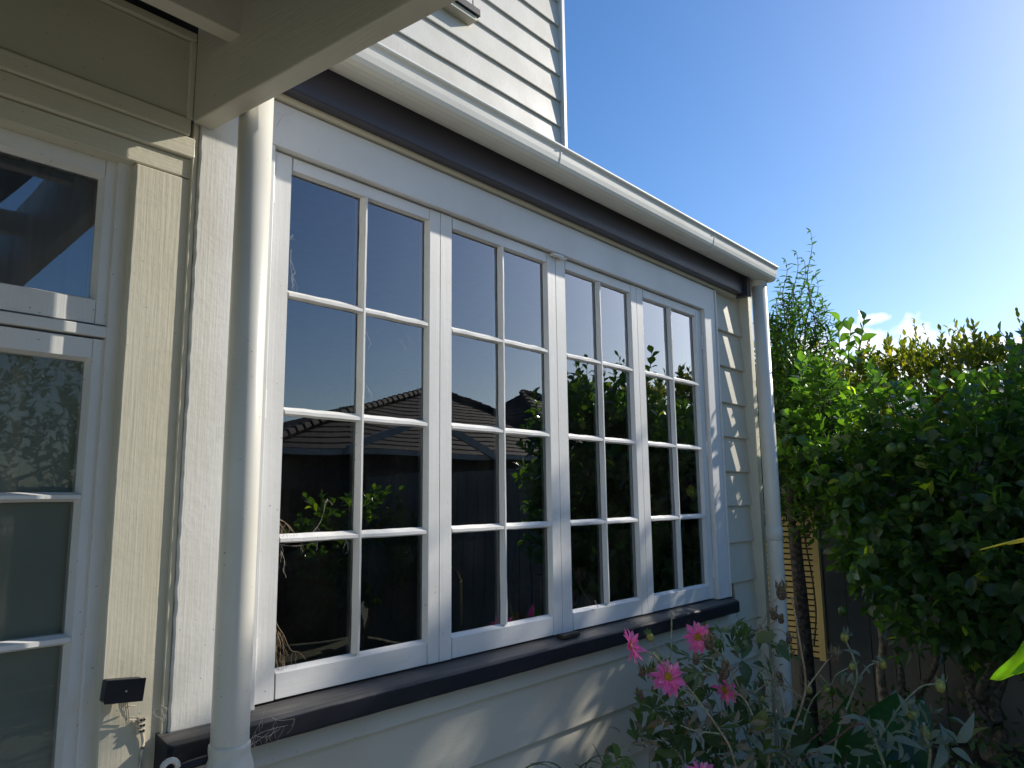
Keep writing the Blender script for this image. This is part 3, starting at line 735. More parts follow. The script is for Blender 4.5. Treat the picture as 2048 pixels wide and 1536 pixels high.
# ================================================================== LEAVES AND PLANTS
def leaf_template(w, profile='oval', fold=.18, curl=.25, lobes=0, stations=3):
    """leaf along +Y, length 1, upper side +Z"""
    V = [(0, 0, 0)]; F = []
    st = []
    for i in range(1, stations+1):
        t = i/(stations+1)
        if profile == 'oval': hw = w*math.sin(math.pi*t**.85)
        elif profile == 'obovate': hw = w*math.sin(math.pi*t**1.3)
        elif profile == 'lance': hw = w*math.sin(math.pi*t**.7)**.9
        else: hw = w*math.sin(math.pi*t)
        zc = -curl*t*t
        b = len(V)
        V += [(-hw, t, zc+fold*hw), (0, t, zc), (hw, t, zc+fold*hw)]
        st.append(b)
    V.append((0, 1, -curl)); tip = len(V)-1
    b = st[0]; F += [(0, b+1, b), (0, b+2, b+1)]
    for a, b in zip(st, st[1:]):
        F += [(a, a+1, b+1, b), (a+1, a+2, b+2, b+1)]
    b = st[-1]; F += [(b, b+1, tip), (b+1, b+2, tip)]
    return V, F
def lobed_template():
    V = [(0, 0, 0)]; F = []
    for k, (a, l) in enumerate(((-70, .5), (-35, .8), (0, 1.0), (35, .8), (70, .5))):
        a = R(a); dx, dy = math.sin(a), math.cos(a); px, py = dy, -dx
        b = len(V)
        V += [(dx*l*.45-px*.10*l, dy*l*.45-py*.10*l, .03), (dx*l*.5, dy*l*.5, -.02), (dx*l*.45+px*.10*l, dy*l*.45+py*.10*l, .03), (dx*l, dy*l, -.14*l)]
        V += [(dx*l*.72-px*.11*l, dy*l*.72-py*.11*l, 0), (dx*l*.72+px*.11*l, dy*l*.72+py*.11*l, 0)]
        F += [(0, b+1, b), (0, b+2, b+1), (b, b+1, b+4), (b+1, b+2, b+5), (b+4, b+1, b+3), (b+1, b+5, b+3)]
    return V, F
def mat_from(p, direction, normal, scale):
    y = direction.normalized(); x = y.cross(normal)
    if x.length < .02: x = y.cross(Vector((.3, .5, .8)))
    x.normalize(); zz = x.cross(y)
    m = Matrix((x, y, zz)).transposed().to_4x4() @ Matrix.Scale(scale, 4)
    m.translation = p; return m
TEMPL = {}
def leafmesh(key, mat, tv):
    k = (key, mat.name)
    if k not in TEMPL:
        me = bpy.data.meshes.new('leaf_'+key); me.from_pydata(tv[0], [], tv[1])
        for p in me.polygons: p.use_smooth = True
        me.materials.append(mat); TEMPL[k] = me
    return TEMPL[k]
def fold_leaves(parent, leaves, templates, mat, nobj, partname='leaf', massname='foliage'):
    """leaves: list of (matrix (world, z rel eye), template index). The ones that show largest become parts."""
    org = ORG[parent.name]
    def score(m):
        p = m.translation; dz = p.dot(FW)
        if dz < .3: return 0
        u = p.dot(XA)/dz*1505+1024; v = p.dot(DN)/dz*1505+768
        s = m.to_scale()[0]/dz
        if not (-20 < u < 2068 and -20 < v < 1556): return s*.001
        fac = abs((m.to_3x3().col[2].normalized()).dot(p.normalized()))
        return s*(.3+fac)*(2.0-dz*.13)
    order = sorted(range(len(leaves)), key=lambda i: -score(leaves[i][0]))
    for i in order[:nobj]:
        m, k = leaves[i]
        o = bpy.data.objects.new(partname, leafmesh(str(k)+templates['name'], mat, templates['t'][k])); COL.link(o)
        mm = m.copy(); mm.translation = m.translation-org
        o.parent = parent; o.matrix_local = mm
    rest = order[nobj:]
    if rest:
        V, F = [], []
        for i in rest:
            m, k = leaves[i]; tv, tf = templates['t'][k]; b = len(V)
            V += [m @ Vector(v) for v in tv]; F += [tuple(j+b for j in f) for f in tf]
        o = mk(massname, (V, F), mat, parent, smooth=True); o['kind'] = 'stuff'
T_CIT = dict(name='citrus', t=[leaf_template(.36, 'obovate', .3, .12, stations=4), leaf_template(.31, 'oval', .4, .28), leaf_template(.37, 'obovate', .12, -.1, stations=4), leaf_template(.29, 'obovate', .6, .4)])
T_NAR = dict(name='narrow', t=[leaf_template(.15, 'lance', .3, .2), leaf_template(.17, 'lance', .5, .4), leaf_template(.14, 'lance', .2, .05)])
T_HED = dict(name='hedge', t=[leaf_template(.24, 'oval', .4, .1), leaf_template(.21, 'oval', .6, .25), leaf_template(.26, 'oval', .25, -.05)])
T_LOB = dict(name='lobed', t=[lobed_template(), leaf_template(.28, 'oval', .3, .4)])
T_SIL = dict(name='silver', t=[leaf_template(.20, 'oval', .5, .5), leaf_template(.17, 'oval', .9, .2), leaf_template(.22, 'oval', .3, .9)])
T_PET = dict(name='petal', t=[leaf_template(.17, 'obovate', .5, -.14, stations=4), leaf_template(.155, 'obovate', .7, .14, stations=4)])

rnd = random.Random(11)
def rdir(r=rnd):
    while True:
        v = Vector((r.uniform(-1, 1), r.uniform(-1, 1), r.uniform(-1, 1)))
        if .05 < v.length < 1: return v.normalized()
def twig(leaves, twigs, p, dirn, length, nl, size, ntempl, r=rnd, droop=.0, trad=.0022, upturn=.3, spread=1.0, vary=.3):
    """a shoot with spirally set leaves"""
    pts = []; d2 = dirn.normalized(); q = p.copy(); n = 4
    for i in range(n+1):
        pts.append(q.copy()); q = q+d2*(length/n); d2 = (d2+Vector((0, 0, upturn-droop))*.25+rdir(r)*.12).normalized()
    twigs.append(tube(pts, [trad*(1-.6*i/n) for i in range(n+1)], 4, False))
    ph = r.uniform(0, 6.28)
    for i in range(nl):
        t = (i+.6)/nl; f = t*n; a = int(min(f, n-1)); pp = pts[a].lerp(pts[a+1], f-a)
        ax = (pts[a+1]-pts[a]).normalized(); s = ax.cross(Vector((.2, .3, 1))).normalized(); u = ax.cross(s)
        ph += 2.4
        side = (s*math.cos(ph)+u*math.sin(ph))
        ld = (ax*(.55+.6*t)+side*spread*(1-.35*t)+rdir(r)*.25).normalized()
        nm = (Vector((0, 0, 1))*.8+ax*.6+rdir(r)*.7)
        leaves.append((mat_from(pp, ld, nm, size*r.uniform(1-vary, 1+vary)*(1-.25*t)), r.randrange(ntempl)))
def inside(p, blobs):
    m = 9
    for c, rr in blobs:
        q = Vector(((p.x-c[0])/rr[0], (p.y-c[1])/rr[1], (p.z-c[2])/rr[2])); m = min(m, q.length)
    return m
def crown(blobs, n, leaves, twigs, tl, nl, size, nt, r=rnd, shell=.45, up=.5, rough=.35, **kw):
    vols = [b[1][0]*b[1][1]*b[1][2] for b in blobs]; tot = sum(vols)
    made = 0; tries = 0
    while made < n and tries < n*40:
        tries += 1
        x = r.uniform(0, tot); k = 0
        while x > vols[k]: x -= vols[k]; k += 1
        c, rr = blobs[k]
        v = rdir(r)*r.uniform(shell, 1.0)
        p = Vector((c[0]+v.x*rr[0], c[1]+v.y*rr[1], c[2]+v.z*rr[2]))
        m = inside(p, blobs)
        if m < shell*.98: continue
        # noise eats gaps so that the outline is ragged
        if m + rough*mnoise.noise(p*3.3) + .5*rough*mnoise.noise(p*8) > .95: continue
        o = Vector(((p.x-c[0])/rr[0], (p.y-c[1])/rr[1], (p.z-c[2])/rr[2])).normalized()
        twig(leaves, twigs, p, (o+Vector((0, 0, up))+rdir(r)*.5), tl*r.uniform(.6, 1.4), nl, size, nt, r, **kw)
        made += 1
def limbs(base, targets, r0, r=rnd, seg=7, wig=.05, r1=.006):
    parts = []
    for t in targets:
        t = Vector(t); n = 6; pts = []
        for i in range(n+1):
            f = i/n; p = base.lerp(t, f); p.z = base.z+(t.z-base.z)*(f**.85)
            if 0 < i < n: p += rdir(r)*wig
            pts.append(p)
        pts = smooth_path(pts, 3)
        k = len(pts)
        parts.append(tube(pts, [r0*(1-i/k)**.8+r1 for i in range(k)], seg))
    return join(parts)

# ---- citrus tree
ct = thing('citrus_tree', (4.95, .75, -EYE), 'leafy green citrus tree with glossy rounded leaves and small green fruit, right of the house', 'tree')
blobs = [((4.72, 1.22, -.12), (.38, .30, .58)), ((4.80, .80, -.12), (.48, .48, .68)), ((4.92, .32, -.02), (.5, .5, .76)), ((5.0, -.25, .10), (.55, .55, .88)), ((4.62, 1.42, .05), (.22, .16, .40)),
         ((4.75, .55, -.50), (.45, .6, .42)), ((4.52, 1.46, .22), (.22, .2, .42)), ((4.7, 1.05, -.55), (.35, .3, .35))]
lv, tw = [], []
crown(blobs, 2400, lv, tw, .13, 6, .092, 4, shell=.45, up=.35, rough=.4, spread=.95)
for (px, py, dp, ln) in ((1606, 760, 4.3, .17), (1690, 730, 4.2, .27), (1668, 790, 4.2, .24), (1735, 830, 4.1, .2), (1800, 830, 4.05, .17), (1850, 850, 3.95, .15), (1930, 850, 3.9, .2), (1985, 830, 3.9, .24),
                         (1760, 800, 4.1, .2), (1640, 800, 4.25, .2), (2025, 800, 3.8, .25), (1900, 800, 4.1, .14), (1830, 800, 4.3, .12), (2060, 760, 3.9, .3), (1960, 790, 4.2, .16)):
    p = at(px, py, dp)
    for q in range(3):
        dq = Vector((rnd.uniform(-.05, .05), rnd.uniform(-.07, .07), rnd.uniform(-.08, .02)))
        twig(lv, tw, p+dq, Vector((rnd.uniform(-.3, .1), rnd.uniform(-.35, .35), 1)), ln, 9, .082, 4, trad=.004)
for k in range(26):       # tall shoots of the part that stands right of the frame
    p = Vector((rnd.uniform(4.5, 5.3), rnd.uniform(-.75, .42), rnd.uniform(.6, .82)))
    twig(lv, tw, p, Vector((rnd.uniform(-.25, .25), rnd.uniform(-.25, .25), 1)), rnd.uniform(.2, .42), 10, .08, 4, trad=.004)
b0 = Vector((4.95, .75, -EYE+.01))
mk('trunk', limbs(at(1790, 1545, 4.9), [at(1800, 1330, 4.75), at(1745, 1180, 4.6)], .035, wig=.02), M['lichen'], ct, smooth=True)
mk('trunk', limbs(at(1830, 1545, 5.0), [at(1790, 1260, 4.8), at(1880, 1240, 4.7)], .03, wig=.03), M['bark'], ct, smooth=True)
mk('trunk', limbs(at(1985, 1545, 4.4), [at(1930, 1300, 4.5), at(2020, 1180, 4.4)], .05, wig=.03), M['bark'], ct, smooth=True)
mk('limb', limbs(at(1960, 1400, 4.45), [(4.8, .8, .2), (4.75, 1.2, .1), (4.9, .3, .35), (5.0, -.2, .5), (4.6, 1.4, .2), (4.7, .6, -.3)], .03), M['bark'], ct, smooth=True)
fold_leaves(ct, lv, T_CIT, M['citrus'], 300)
o = mk('twigs', join(tw), M['twig'], ct); o['kind'] = 'stuff'
for (px, py, dp, rr) in ((1783, 898, 3.95, .030), (1803, 895, 4.0, .026), (1811, 1012, 3.95, .026), (1833, 1014, 3.95, .031), (1908, 1010, 3.95, .026), (2003, 1187, 3.8, .034), (1686, 1222, 4.1, .026),
                         (1893, 984, 4.0, .026), (1716, 1155, 4.1, .03), (1945, 1095, 3.9, .028)):
    p = at(px, py, dp)
    sph = bmesh.new(); bmesh.ops.create_uvsphere(sph, u_segments=14, v_segments=9, radius=rr); bmesh.ops.scale(sph, vec=(1, 1, 1.08), verts=sph.verts); bmesh.ops.translate(sph, vec=p, verts=sph.verts)
    mk('fruit', sph, M['fruit'], ct, smooth=True)

# ---- tall narrow-leaved tree behind the pipe
tt = thing('upright_tree', (4.75, 1.75, -EYE), 'tall slender tree with narrow leaves and reddish upright shoots behind the right downpipe', 'tree')
lv, tw = [], []
blobs = [((4.98, 1.92, .45), (.32, .26, .72)), ((5.02, 1.70, .30), (.26, .20, .55)), ((4.95, 2.15, .3), (.3, .3, .6)), ((4.9, 1.80, .95), (.16, .16, .34)), ((4.74, 1.76, .45), (.2, .14, .5)), ((4.64, 1.66, .05), (.2, .14, .35))]
crown(blobs, 1450, lv, tw, .15, 8, .066, 3, shell=.35, up=.9, rough=.55, spread=.9)
red = []
for (px, py, py2, dp) in ((1618, 690, 462, 5.0), (1590, 720, 505, 5.05), (1568, 700, 520, 5.0), (1605, 720, 520, 5.1), (1640, 700, 590, 5.0), (1630, 720, 555, 4.95), (1578, 720, 560, 4.9), (1655, 730, 620, 5.0), (1555, 690, 560, 5.1)):
    a = at(px-6, py, dp); b = at(px+4, py2, dp); n = 16; pts = [a.lerp(b, i/n)+Vector((0, .012*math.sin(i*.8), 0)) for i in range(n+1)]
    red.append(tube(pts, [.0055*(1-.75*i/n) for i in range(n+1)], 5, False))
    for i in range(2, n+1):
        for s in range(3 if i < 12 else 2):
            an = i*2.4+s*2.1; ld = Vector((math.cos(an), math.sin(an), .55-.5*rnd.random())).normalized()
            lv.append((mat_from(pts[i], ld, Vector((0, 0, 1))+rdir()*.5, .068*rnd.uniform(.7, 1.2)*(1 if i < 13 else .8)), rnd.randrange(3)))
        if i < 9 and i % 2 == 0:
            twig(lv, tw, pts[i], Vector((math.cos(i*2.1), math.sin(i*2.1), .8)), .13, 7, .06, 3)
tb = [at(1640, 1560, 4.72), at(1624, 1480, 4.7), at(1612, 1320, 4.68), at(1602, 1200, 4.66), at(1590, 1080, 4.68), at(1583, 980, 4.75), at(1590, 850, 4.9), at(1600, 700, 5.0)]
mk('trunk', tube(smooth_path(tb, 5), [.055-.0009*i for i in range(36)], 10), M['barkd'], tt, smooth=True)
mk('limb', limbs(at(1590, 1000, 4.75), [(5.0, 1.7, .6), (4.95, 2.1, .5), (4.95, 1.85, 1.1), (5.05, 1.9, .2)], .02), M['barkd'], tt, smooth=True)
mk('shoots', join(red), M['redtwig'], tt)
mk('limb', tube(smooth_path([at(1628, 1290, 4.8), at(1632, 1230, 4.85), at(1625, 1160, 4.9), at(1612, 1090, 4.9), at(1606, 1030, 4.9)], 5), .006, 6), M['barkd'], tt, smooth=True)
fold_leaves(tt, lv, T_NAR, M['tall'], 300)
o = mk('twigs', join(tw), M['twig'], tt); o['kind'] = 'stuff'

# ---- hedge beyond the fence
hd = thing('hedge', (6.5, .6, -EYE), 'yellow-green clipped hedge with upright new shoots along the back of the garden', 'hedge')
lv, tw = [], []
for k in range(3000):
    y = rnd.uniform(-.9, 3.0); x = rnd.uniform(6.0, 7.0); top = .93+.14*mnoise.noise(Vector((x*1.2, y*1.2, 0)))+.08*mnoise.noise(Vector((x*3, y*3, 2)))+max(0, (x-6.2))*.15
    zz = top-rnd.random()**1.3*1.35
    if x > 6.35 and zz < top-.5: x = rnd.uniform(6.0, 6.3)
    up_ = Vector((rnd.uniform(-.5, .2) if x < 6.3 else rnd.uniform(-.3, .3), rnd.uniform(-.35, .35), 1.0 if zz > top-.25 else .4))
    twig(lv, tw, Vector((x, y, zz)), up_, rnd.uniform(.10, .24), 8, .068, 3, upturn=.4, spread=.8)
for k in range(110):
    y = rnd.uniform(-.8, 2.4); x = rnd.uniform(6.1, 6.6); top = .98+.14*mnoise.noise(Vector((x*1.2, y*1.2, 0)))
    if y > 1.62: top -= .12
    h = rnd.uniform(.14, .30)*(1.3 if mnoise.noise(Vector((0, y*2.3, 5))) > .1 else .8)
    twig(lv, tw, Vector((x, y, top-.05)), Vector((rnd.uniform(-.12, .12), rnd.uniform(-.18, .18), 1)), h, 9, .062, 3, upturn=.5, spread=.6)
# the one tall spray
for q in range(3):
    twig(lv, tw, at(1836+8*q, 735, 6.2), Vector((0, .03-.05*q, 1)), .42-.12*q, 13, .065, 3, upturn=.5, spread=.6, trad=.004)
mk('stems', limbs(Vector((6.4, .6, -EYE)), [(6.4, y, .6) for y in (-.8, -.4, 0, .3, .9, 1.5, 2.2)], .03), M['bark'], hd, smooth=True)
fold_leaves(hd, lv, T_HED, M['hedge'], 300)
o = mk('twigs', join(tw), M['twig'], hd); o['kind'] = 'stuff'

# ---- tall tree right of the frame whose crown dapples the lower wall
st = thing('garden_tree', (10.2, -.6, -EYE), 'tall open-crowned garden tree standing right of the view, whose shade dapples the wall', 'tree')
lv, tw = [], []
blobs = [((8.5, -1.15, 3.3), (.75, .5, .55)), ((8.5, -.72, 2.85), (.7, .45, .42)), ((8.6, -.32, 2.42), (.6, .35, .42)), ((8.5, -1.6, 3.55), (.7, .5, .6)), ((9.0, .05, 2.1), (.6, .3, .4))]
crown(blobs, 300, lv, tw, .3, 9, .13, 3, shell=.2, up=.3, rough=1.2)
mk('trunk', tube(smooth_path([(10.2, -.6, -EYE), (10.1, -.6, 0), (9.8, -.7, 1.4), (9.3, -.9, 2.6)], 4), [.13-.006*i for i in range(13)], 10), M['bark'], st, smooth=True)
mk('limb', limbs(Vector((9.7, -.75, 1.6)), [(8.5, -1.2, 3.4), (8.6, -.6, 2.9), (8.5, -1.7, 3.6), (9.0, 0, 2.2)], .05), M['bark'], st, smooth=True)
fold_leaves(st, lv, T_HED, M['tall'], 0)
o = mk('twigs', join(tw), M['bark'], st); o['kind'] = 'stuff'

# ---- shrubs reflected in the panes (the garden's other side)
def shrub(name, label, c, rr, n, size, templ, mat, seed):
    r = random.Random(seed)
    t = thing(name, (c[0], c[1], -EYE), label, 'shrub', 'shrubs across the garden reflected in the panes')
    lv, tw = [], []
    crown([(c, rr)], n, lv, tw, .16, 7, size, len(templ['t']), r, shell=.6, up=.6, rough=.5)
    mk('stems', limbs(Vector((c[0], c[1], -EYE)), [(c[0]+rr[0]*.4*math.cos(a), c[1]+rr[1]*.4*math.sin(a), c[2]) for a in (0, 1.6, 3.1, 4.6)], .02, r), M['bark'], t, smooth=True)
    fold_leaves(t, lv, templ, mat, 0); o = mk('twigs', join(tw), M['twig'], t); o['kind'] = 'stuff'
shrub('shrub', 'round-leaved shrub by the brown fence, right end', (5.0, -3.2, -.5), (.7, .6, .65), 170, .09, T_CIT, M['citrus'], 1)
shrub('shrub', 'round-leaved shrub by the brown fence, middle', (3.1, -3.7, -.75), (.7, .4, .5), 110, .09, T_CIT, M['citrus'], 2)
shrub('shrub', 'low leafy shrub by the brown fence, left end', (.75, -3.7, -.65), (.45, .35, .42), 40, .09, T_CIT, M['citrus'], 3)
shrub('shrub', 'tall loose shrub behind the citrus tree outside the view', (6.3, -.75, .0), (.55, .45, .85), 240, .085, T_CIT, M['citrus'], 4)

# tall garden hedge behind the photographer, mirrored dimly in the door panes
th = thing('tall_hedge', (.5, -5.9, -EYE), 'tall dense dark hedge behind the viewer, mirrored in the door panes', 'hedge')
lv, tw = [], []
for k in range(2300):
    x = rnd.uniform(-5.5, 3.6); zz = rnd.uniform(-1.5, 2.0)+.25*mnoise.noise(Vector((x, 0, 3)))
    twig(lv, tw, Vector((x, -5.6+.2*mnoise.noise(Vector((x*2, zz*2, 1))), zz)), Vector((rnd.uniform(-.4, .4), .7, .6)), .2, 7, .10, 3)
for k in range(900):
    x = rnd.uniform(-5.5, 3.6); zz = rnd.uniform(-1.5, 2.0)
    twig(lv, tw, Vector((x, -6.1, zz)), Vector((rnd.uniform(-.4, .4), .7, .6)), .2, 8, .16, 3)
mk('stems', limbs(Vector((.5, -5.9, -EYE)), [(x, -5.9, .8) for x in (-5, -3.5, -2, -.5, 1, 2.2, 3.3)], .04), M['bark'], th, smooth=True)
fold_leaves(th, lv, T_HED, M['tall'], 0)
o = mk('twigs', join(tw), M['twig'], th); o['kind'] = 'stuff'

# ---- dahlia plant
dp_ = thing('dahlia_plant', (2.55, 1.25, -EYE+.05), 'pink dahlia plant with five blooms and withered heads below the window sill', 'flowering plant')
STEMS = [ # (points in photograph pixels, depth, radius, material)
 ([(1343, 1226), (1343, 1290), (1342, 1330), (1352, 1360)], 2.45, .0032, 'stem'),
 ([(1265, 1292), (1290, 1300), (1320, 1322), (1362, 1360), (1400, 1405), (1443, 1466), (1462, 1500), (1478, 1560)], 2.42, .0042, 'stemb'),
 ([(1299, 1275), (1318, 1300), (1345, 1330), (1372, 1370)], 2.45, .0028, 'stem'),
 ([(1333, 1355), (1352, 1372), (1385, 1392), (1425, 1440)], 2.42, .003, 'stem'),
 ([(1395, 1275), (1425, 1295), (1455, 1325), (1480, 1380), (1500, 1420), (1525, 1480), (1550, 1560)], 2.6, .004, 'stemb'),
 ([(1417, 1290), (1432, 1300), (1425, 1330), (1433, 1343), (1415, 1335), (1398, 1322)], 2.5, .0032, 'stem'),
 ([(1449, 1350), (1462, 1375), (1490, 1400), (1505, 1430)], 2.5, .003, 'stem'),
 ([(1448, 1385), (1455, 1420), (1450, 1470), (1465, 1540)], 2.6, .0024, 'stem'),
 ([(1360, 1450), (1385, 1460), (1420, 1465), (1443, 1468)], 2.42, .003, 'stem'),
 ([(1523, 1396), (1545, 1393), (1560, 1405), (1572, 1440), (1580, 1500)], 2.75, .0024, 'stem'),
 ([(1563, 1190), (1540, 1210), (1530, 1240), (1512, 1262), (1495, 1275)], 2.85, .003, 'stemb'),
 ([(1554, 1240), (1530, 1255), (1505, 1265), (1480, 1285)], 2.8, .0024, 'stemb'),
 ([(1578, 1282), (1565, 1262), (1545, 1258), (1515, 1264), (1490, 1275), (1475, 1300)], 2.8, .0024, 'stemb'),
 ([(1500, 1270), (1530, 1310), (1560, 1345), (1600, 1400)], 2.8, .0024, 'stemb'),
 ([(1583, 1192), (1592, 1240), (1602, 1300), (1609, 1340), (1611, 1378), (1600, 1420), (1583, 1465), (1566, 1522), (1560, 1560)], 2.65, .0048, 'stemb'),
 ([(1664, 1310), (1640, 1340), (1611, 1380)], 2.65, .0036, 'stemb'),
 ([(1535, 1362), (1565, 1368), (1585, 1380), (1607, 1398)], 2.75, .002, 'stemb'),
 ([(1500, 1330), (1540, 1352), (1575, 1375)], 2.75, .002, 'stemb'),
 ([(1305, 1470), (1315, 1440), (1300, 1415), (1282, 1408)], 2.45, .002, 'stem'),
 ([(1232, 1498), (1260, 1490), (1285, 1485), (1320, 1480)], 2.45, .002, 'stem'),
 ([(1268, 1385), (1290, 1380), (1320, 1395), (1345, 1440), (1350, 1520)], 2.5, .002, 'stem')]
for k, (pp, dp, r_, mt) in enumerate(STEMS):
    pts = [at(x, y, dp+.015*math.sin(i*1.7+k)) for i, (x, y) in enumerate(pp)]
    if pp[-1][1] < 1540:
        pass
    pts = smooth_path(pts, 4); n = len(pts)
    mk('stem', tube(pts, [r_*(.65+.35*i/n) for i in range(n)], 6), M[mt], dp_, smooth=True)
for k in range(34):
    r2 = random.Random(100+k)
    x, y = r2.uniform(1290, 1560), r2.uniform(1300, 1470)
    pts = [at(x, y, 2.6)]
    dx, dy = r2.uniform(-22, 22), r2.uniform(14, 34)
    for i in range(4):
        x += dx; y += dy; dx += r2.uniform(-14, 14); dy += r2.uniform(-8, 8)
        pts.append(at(x, y, 2.6+r2.uniform(-.1, .1)))
    mk('stem', tube(smooth_path(pts, 4), r2.uniform(.001, .0022), 5), M[('stemb', 'stem')[k % 2]], dp_, smooth=True)
# roots of the plant down to the soil
for k in range(9):
    a = at(1330+30*k, 1520, 2.5+.03*(k % 3)); base = Vector((2.55+rnd.uniform(-.1, .15), 1.25+rnd.uniform(-.1, .1), -EYE+.06))
    mk('stem', tube(smooth_path([a, a.lerp(base, .5)+Vector((0, 0, .05)), base], 4), .004, 6), M['stemb'], dp_, smooth=True)
def petal_flower(px, py, dp, face, rad, n, label=None):
    c = at(px, py, dp); face = face.normalized()
    a = face.cross(Vector((0, 0, 1))).normalized(); b = face.cross(a)
    Vc, Fc = [], []
    sph = bmesh.new(); bmesh.ops.create_uvsphere(sph, u_segments=12, v_segments=8, radius=rad*.30)
    mm = mat_from(c+face*.002, a, face, 1.0)
    bmesh.ops.scale(sph, vec=(1, 1, .55), verts=sph.verts)
    bmesh.ops.transform(sph, matrix=mm, verts=sph.verts)
    for v in sph.verts: v.co += rdir()*rad*.035
    fl = mk('flower', sph, M['centre'], dp_, label=label)
    for ring, (m, ang, ln, off) in enumerate(((n+1, .05, 1.0, 0), (n-1, .32, .92, .5), (n-4, .75, .7, .25))):
        for k in range(m):
            th = 2*math.pi*(k+off)/m+rnd.uniform(-.08, .08)
            rd = a*math.cos(th)+b*math.sin(th)
            dirn = rd*math.cos(ang)+face*math.sin(ang)*rnd.uniform(.6, 1.4)
            mt = mat_from(c+rd*rad*.16+face*.001*ring, dirn+rdir()*.16-Vector((0, 0, .10)), face+rdir()*.25, rad*ln*rnd.uniform(.72, 1.1))
            tv, tf = T_PET['t'][k % 2]
            mk('petal', ([mt @ Vector(v) for v in tv], tf), M['petal'], fl, smooth=True)
tocam = -FW
petal_flower(1262, 1292, 2.40, Vector((.25, -.80, .35)), .056, 12, 'pink dahlia bloom seen half from the side')
petal_flower(1395, 1274, 2.55, Vector((-.70, -.70, .15)), .050, 13, 'pale pink dahlia bloom turned to the front')
petal_flower(1335, 1355, 2.40, Vector((-.45, -.72, .50)), .056, 13, 'bright pink dahlia bloom, lower of the two on the left')
petal_flower(1449, 1380, 2.60, Vector((.85, -.25, .2)), .046, 12, 'pink dahlia bloom seen from its edge')
petal_flower(1405, 1549, 2.35, Vector((-.3, -.6, .8)), .045, 12, 'pink dahlia bloom at the bottom edge')
def head(parent, px, py, dp, r_, mat='seed', elong=1.2, spikes=12, down=False, ms='dry'):
    c = at(px, py, dp)
    sph = bmesh.new(); bmesh.ops.create_uvsphere(sph, u_segments=12, v_segments=8, radius=r_)
    for v in sph.verts:
        v.co.z *= elong; an = math.atan2(v.co.y, v.co.x); k = 1+.13*math.sin(an*8)
        v.co.x *= k; v.co.y *= k
    ax = Vector((rnd.uniform(-.5, .5), rnd.uniform(-.3, .3), -1 if down else 1)).normalized()
    mm = mat_from(c, ax.cross(Vector((1, 0, .1))).normalized(), ax, 1)
    bmesh.ops.transform(sph, matrix=mm, verts=sph.verts)
    h = mk('withered_head' if mat == 'seed' else 'bud', sph, M[mat], parent, smooth=True)
    V, F = [], []
    for k in range(spikes):
        an = 2*math.pi*k/spikes+rnd.uniform(-.2, .2)
        rd = mm.to_3x3() @ Vector((math.cos(an), math.sin(an), 0))
        mt = mat_from(c+rd*r_*.5+ax*r_*.5*elong, rd*rnd.uniform(.2, .9)+ax*rnd.uniform(.2, 1)+rdir()*.2, rd, r_*rnd.uniform(1.0, 1.9))
        tv, tf = T_SIL['t'][k % 3]; b = len(V)
        V += [mt @ Vector(v) for v in tv]; F += [tuple(j+b for j in f) for f in tf]
    mk('sepals', (V, F), M[ms], h, smooth=True)
for (px, py, dp, r_) in ((1418, 1288, 2.5, .017), (1449, 1346, 2.5, .018), (1563, 1187, 2.85, .021), (1548, 1232, 2.8, .013), (1562, 1240, 2.8, .012), (1578, 1280, 2.8, .012), (1668, 1315, 2.65, .018),
                         (1280, 1393, 2.45, .012), (1524, 1377, 2.75, .014), (1500, 1290, 2.8, .011), (1690, 1440, 2.7, .018), (1285, 1345, 2.45, .012), (1392, 1322, 2.5, .012), (1560, 1362, 2.75, .014)):
    head(dp_, px, py, dp, r_)
for (px, py, dp, r_) in ((1300, 1274, 2.45, .012), (1306, 1343, 2.45, .013), (1523, 1397, 2.75, .011), (1320, 1325, 2.5, .01)):
    head(dp_, px, py, dp, r_, 'bud', 1.3, 8, ms='dahl')
lv, tw, lw = [], [], []
def leafy(px, py, dp, n, sx, sy, size, lst, up=.4, tmax=2):
    for k in range(n):
        p = at(px+rnd.gauss(0, sx), py+rnd.gauss(0, sy), dp+rnd.uniform(-.12, .12))
        if p.y > 1.56: p.y = 1.56-rnd.random()*.1
        d_ = (rdir()+Vector((-.2, -.3, up))).normalized()
        nm = Vector((rnd.uniform(-.8, .3), -.7, .8))+rdir()*.5
        lst.append((mat_from(p, d_, nm, size*rnd.uniform(.7, 1.3)), rnd.randrange(tmax)))
leafy(1470, 1290, 2.7, 18, 34, 22, .075, lv); leafy(1400, 1330, 2.62, 13, 34, 28, .065, lv); leafy(1545, 1310, 2.85, 10, 22, 20, .07, lv)
leafy(1480, 1400, 2.7, 22, 45, 40, .075, lv); leafy(1400, 1440, 2.6, 26, 50, 45, .075, lv); leafy(1470, 1500, 2.6, 36, 70, 35, .085, lv); leafy(1310, 1330, 2.5, 8, 24, 26, .05, lv)
leafy(1340, 1480, 2.55, 24, 45, 40, .07, lv)
leafy(1430, 1400, 2.5, 24, 70, 60, .045, lw); leafy(1500, 1470, 2.5, 36, 90, 45, .05, lw); leafy(1530, 1300, 2.8, 18, 40, 50, .035, lw); leafy(1320, 1500, 2.45, 22, 60, 40, .05, lw)
for (px, py) in ((1278, 1440), (1302, 1432), (1276, 1475), (1310, 1485), (1290, 1410), (1240, 1500)):
    lv.append((mat_from(at(px, py, 2.46), Vector((-.7, -.3, .5))+rdir()*.3, Vector((-.4, -.9, .5)), .06), 1))
fold_leaves(dp_, lv, T_LOB, M['dahl'], 240)
fold_leaves(dp_, lw, T_SIL, M['dry'], 100, partname='withered_leaf')

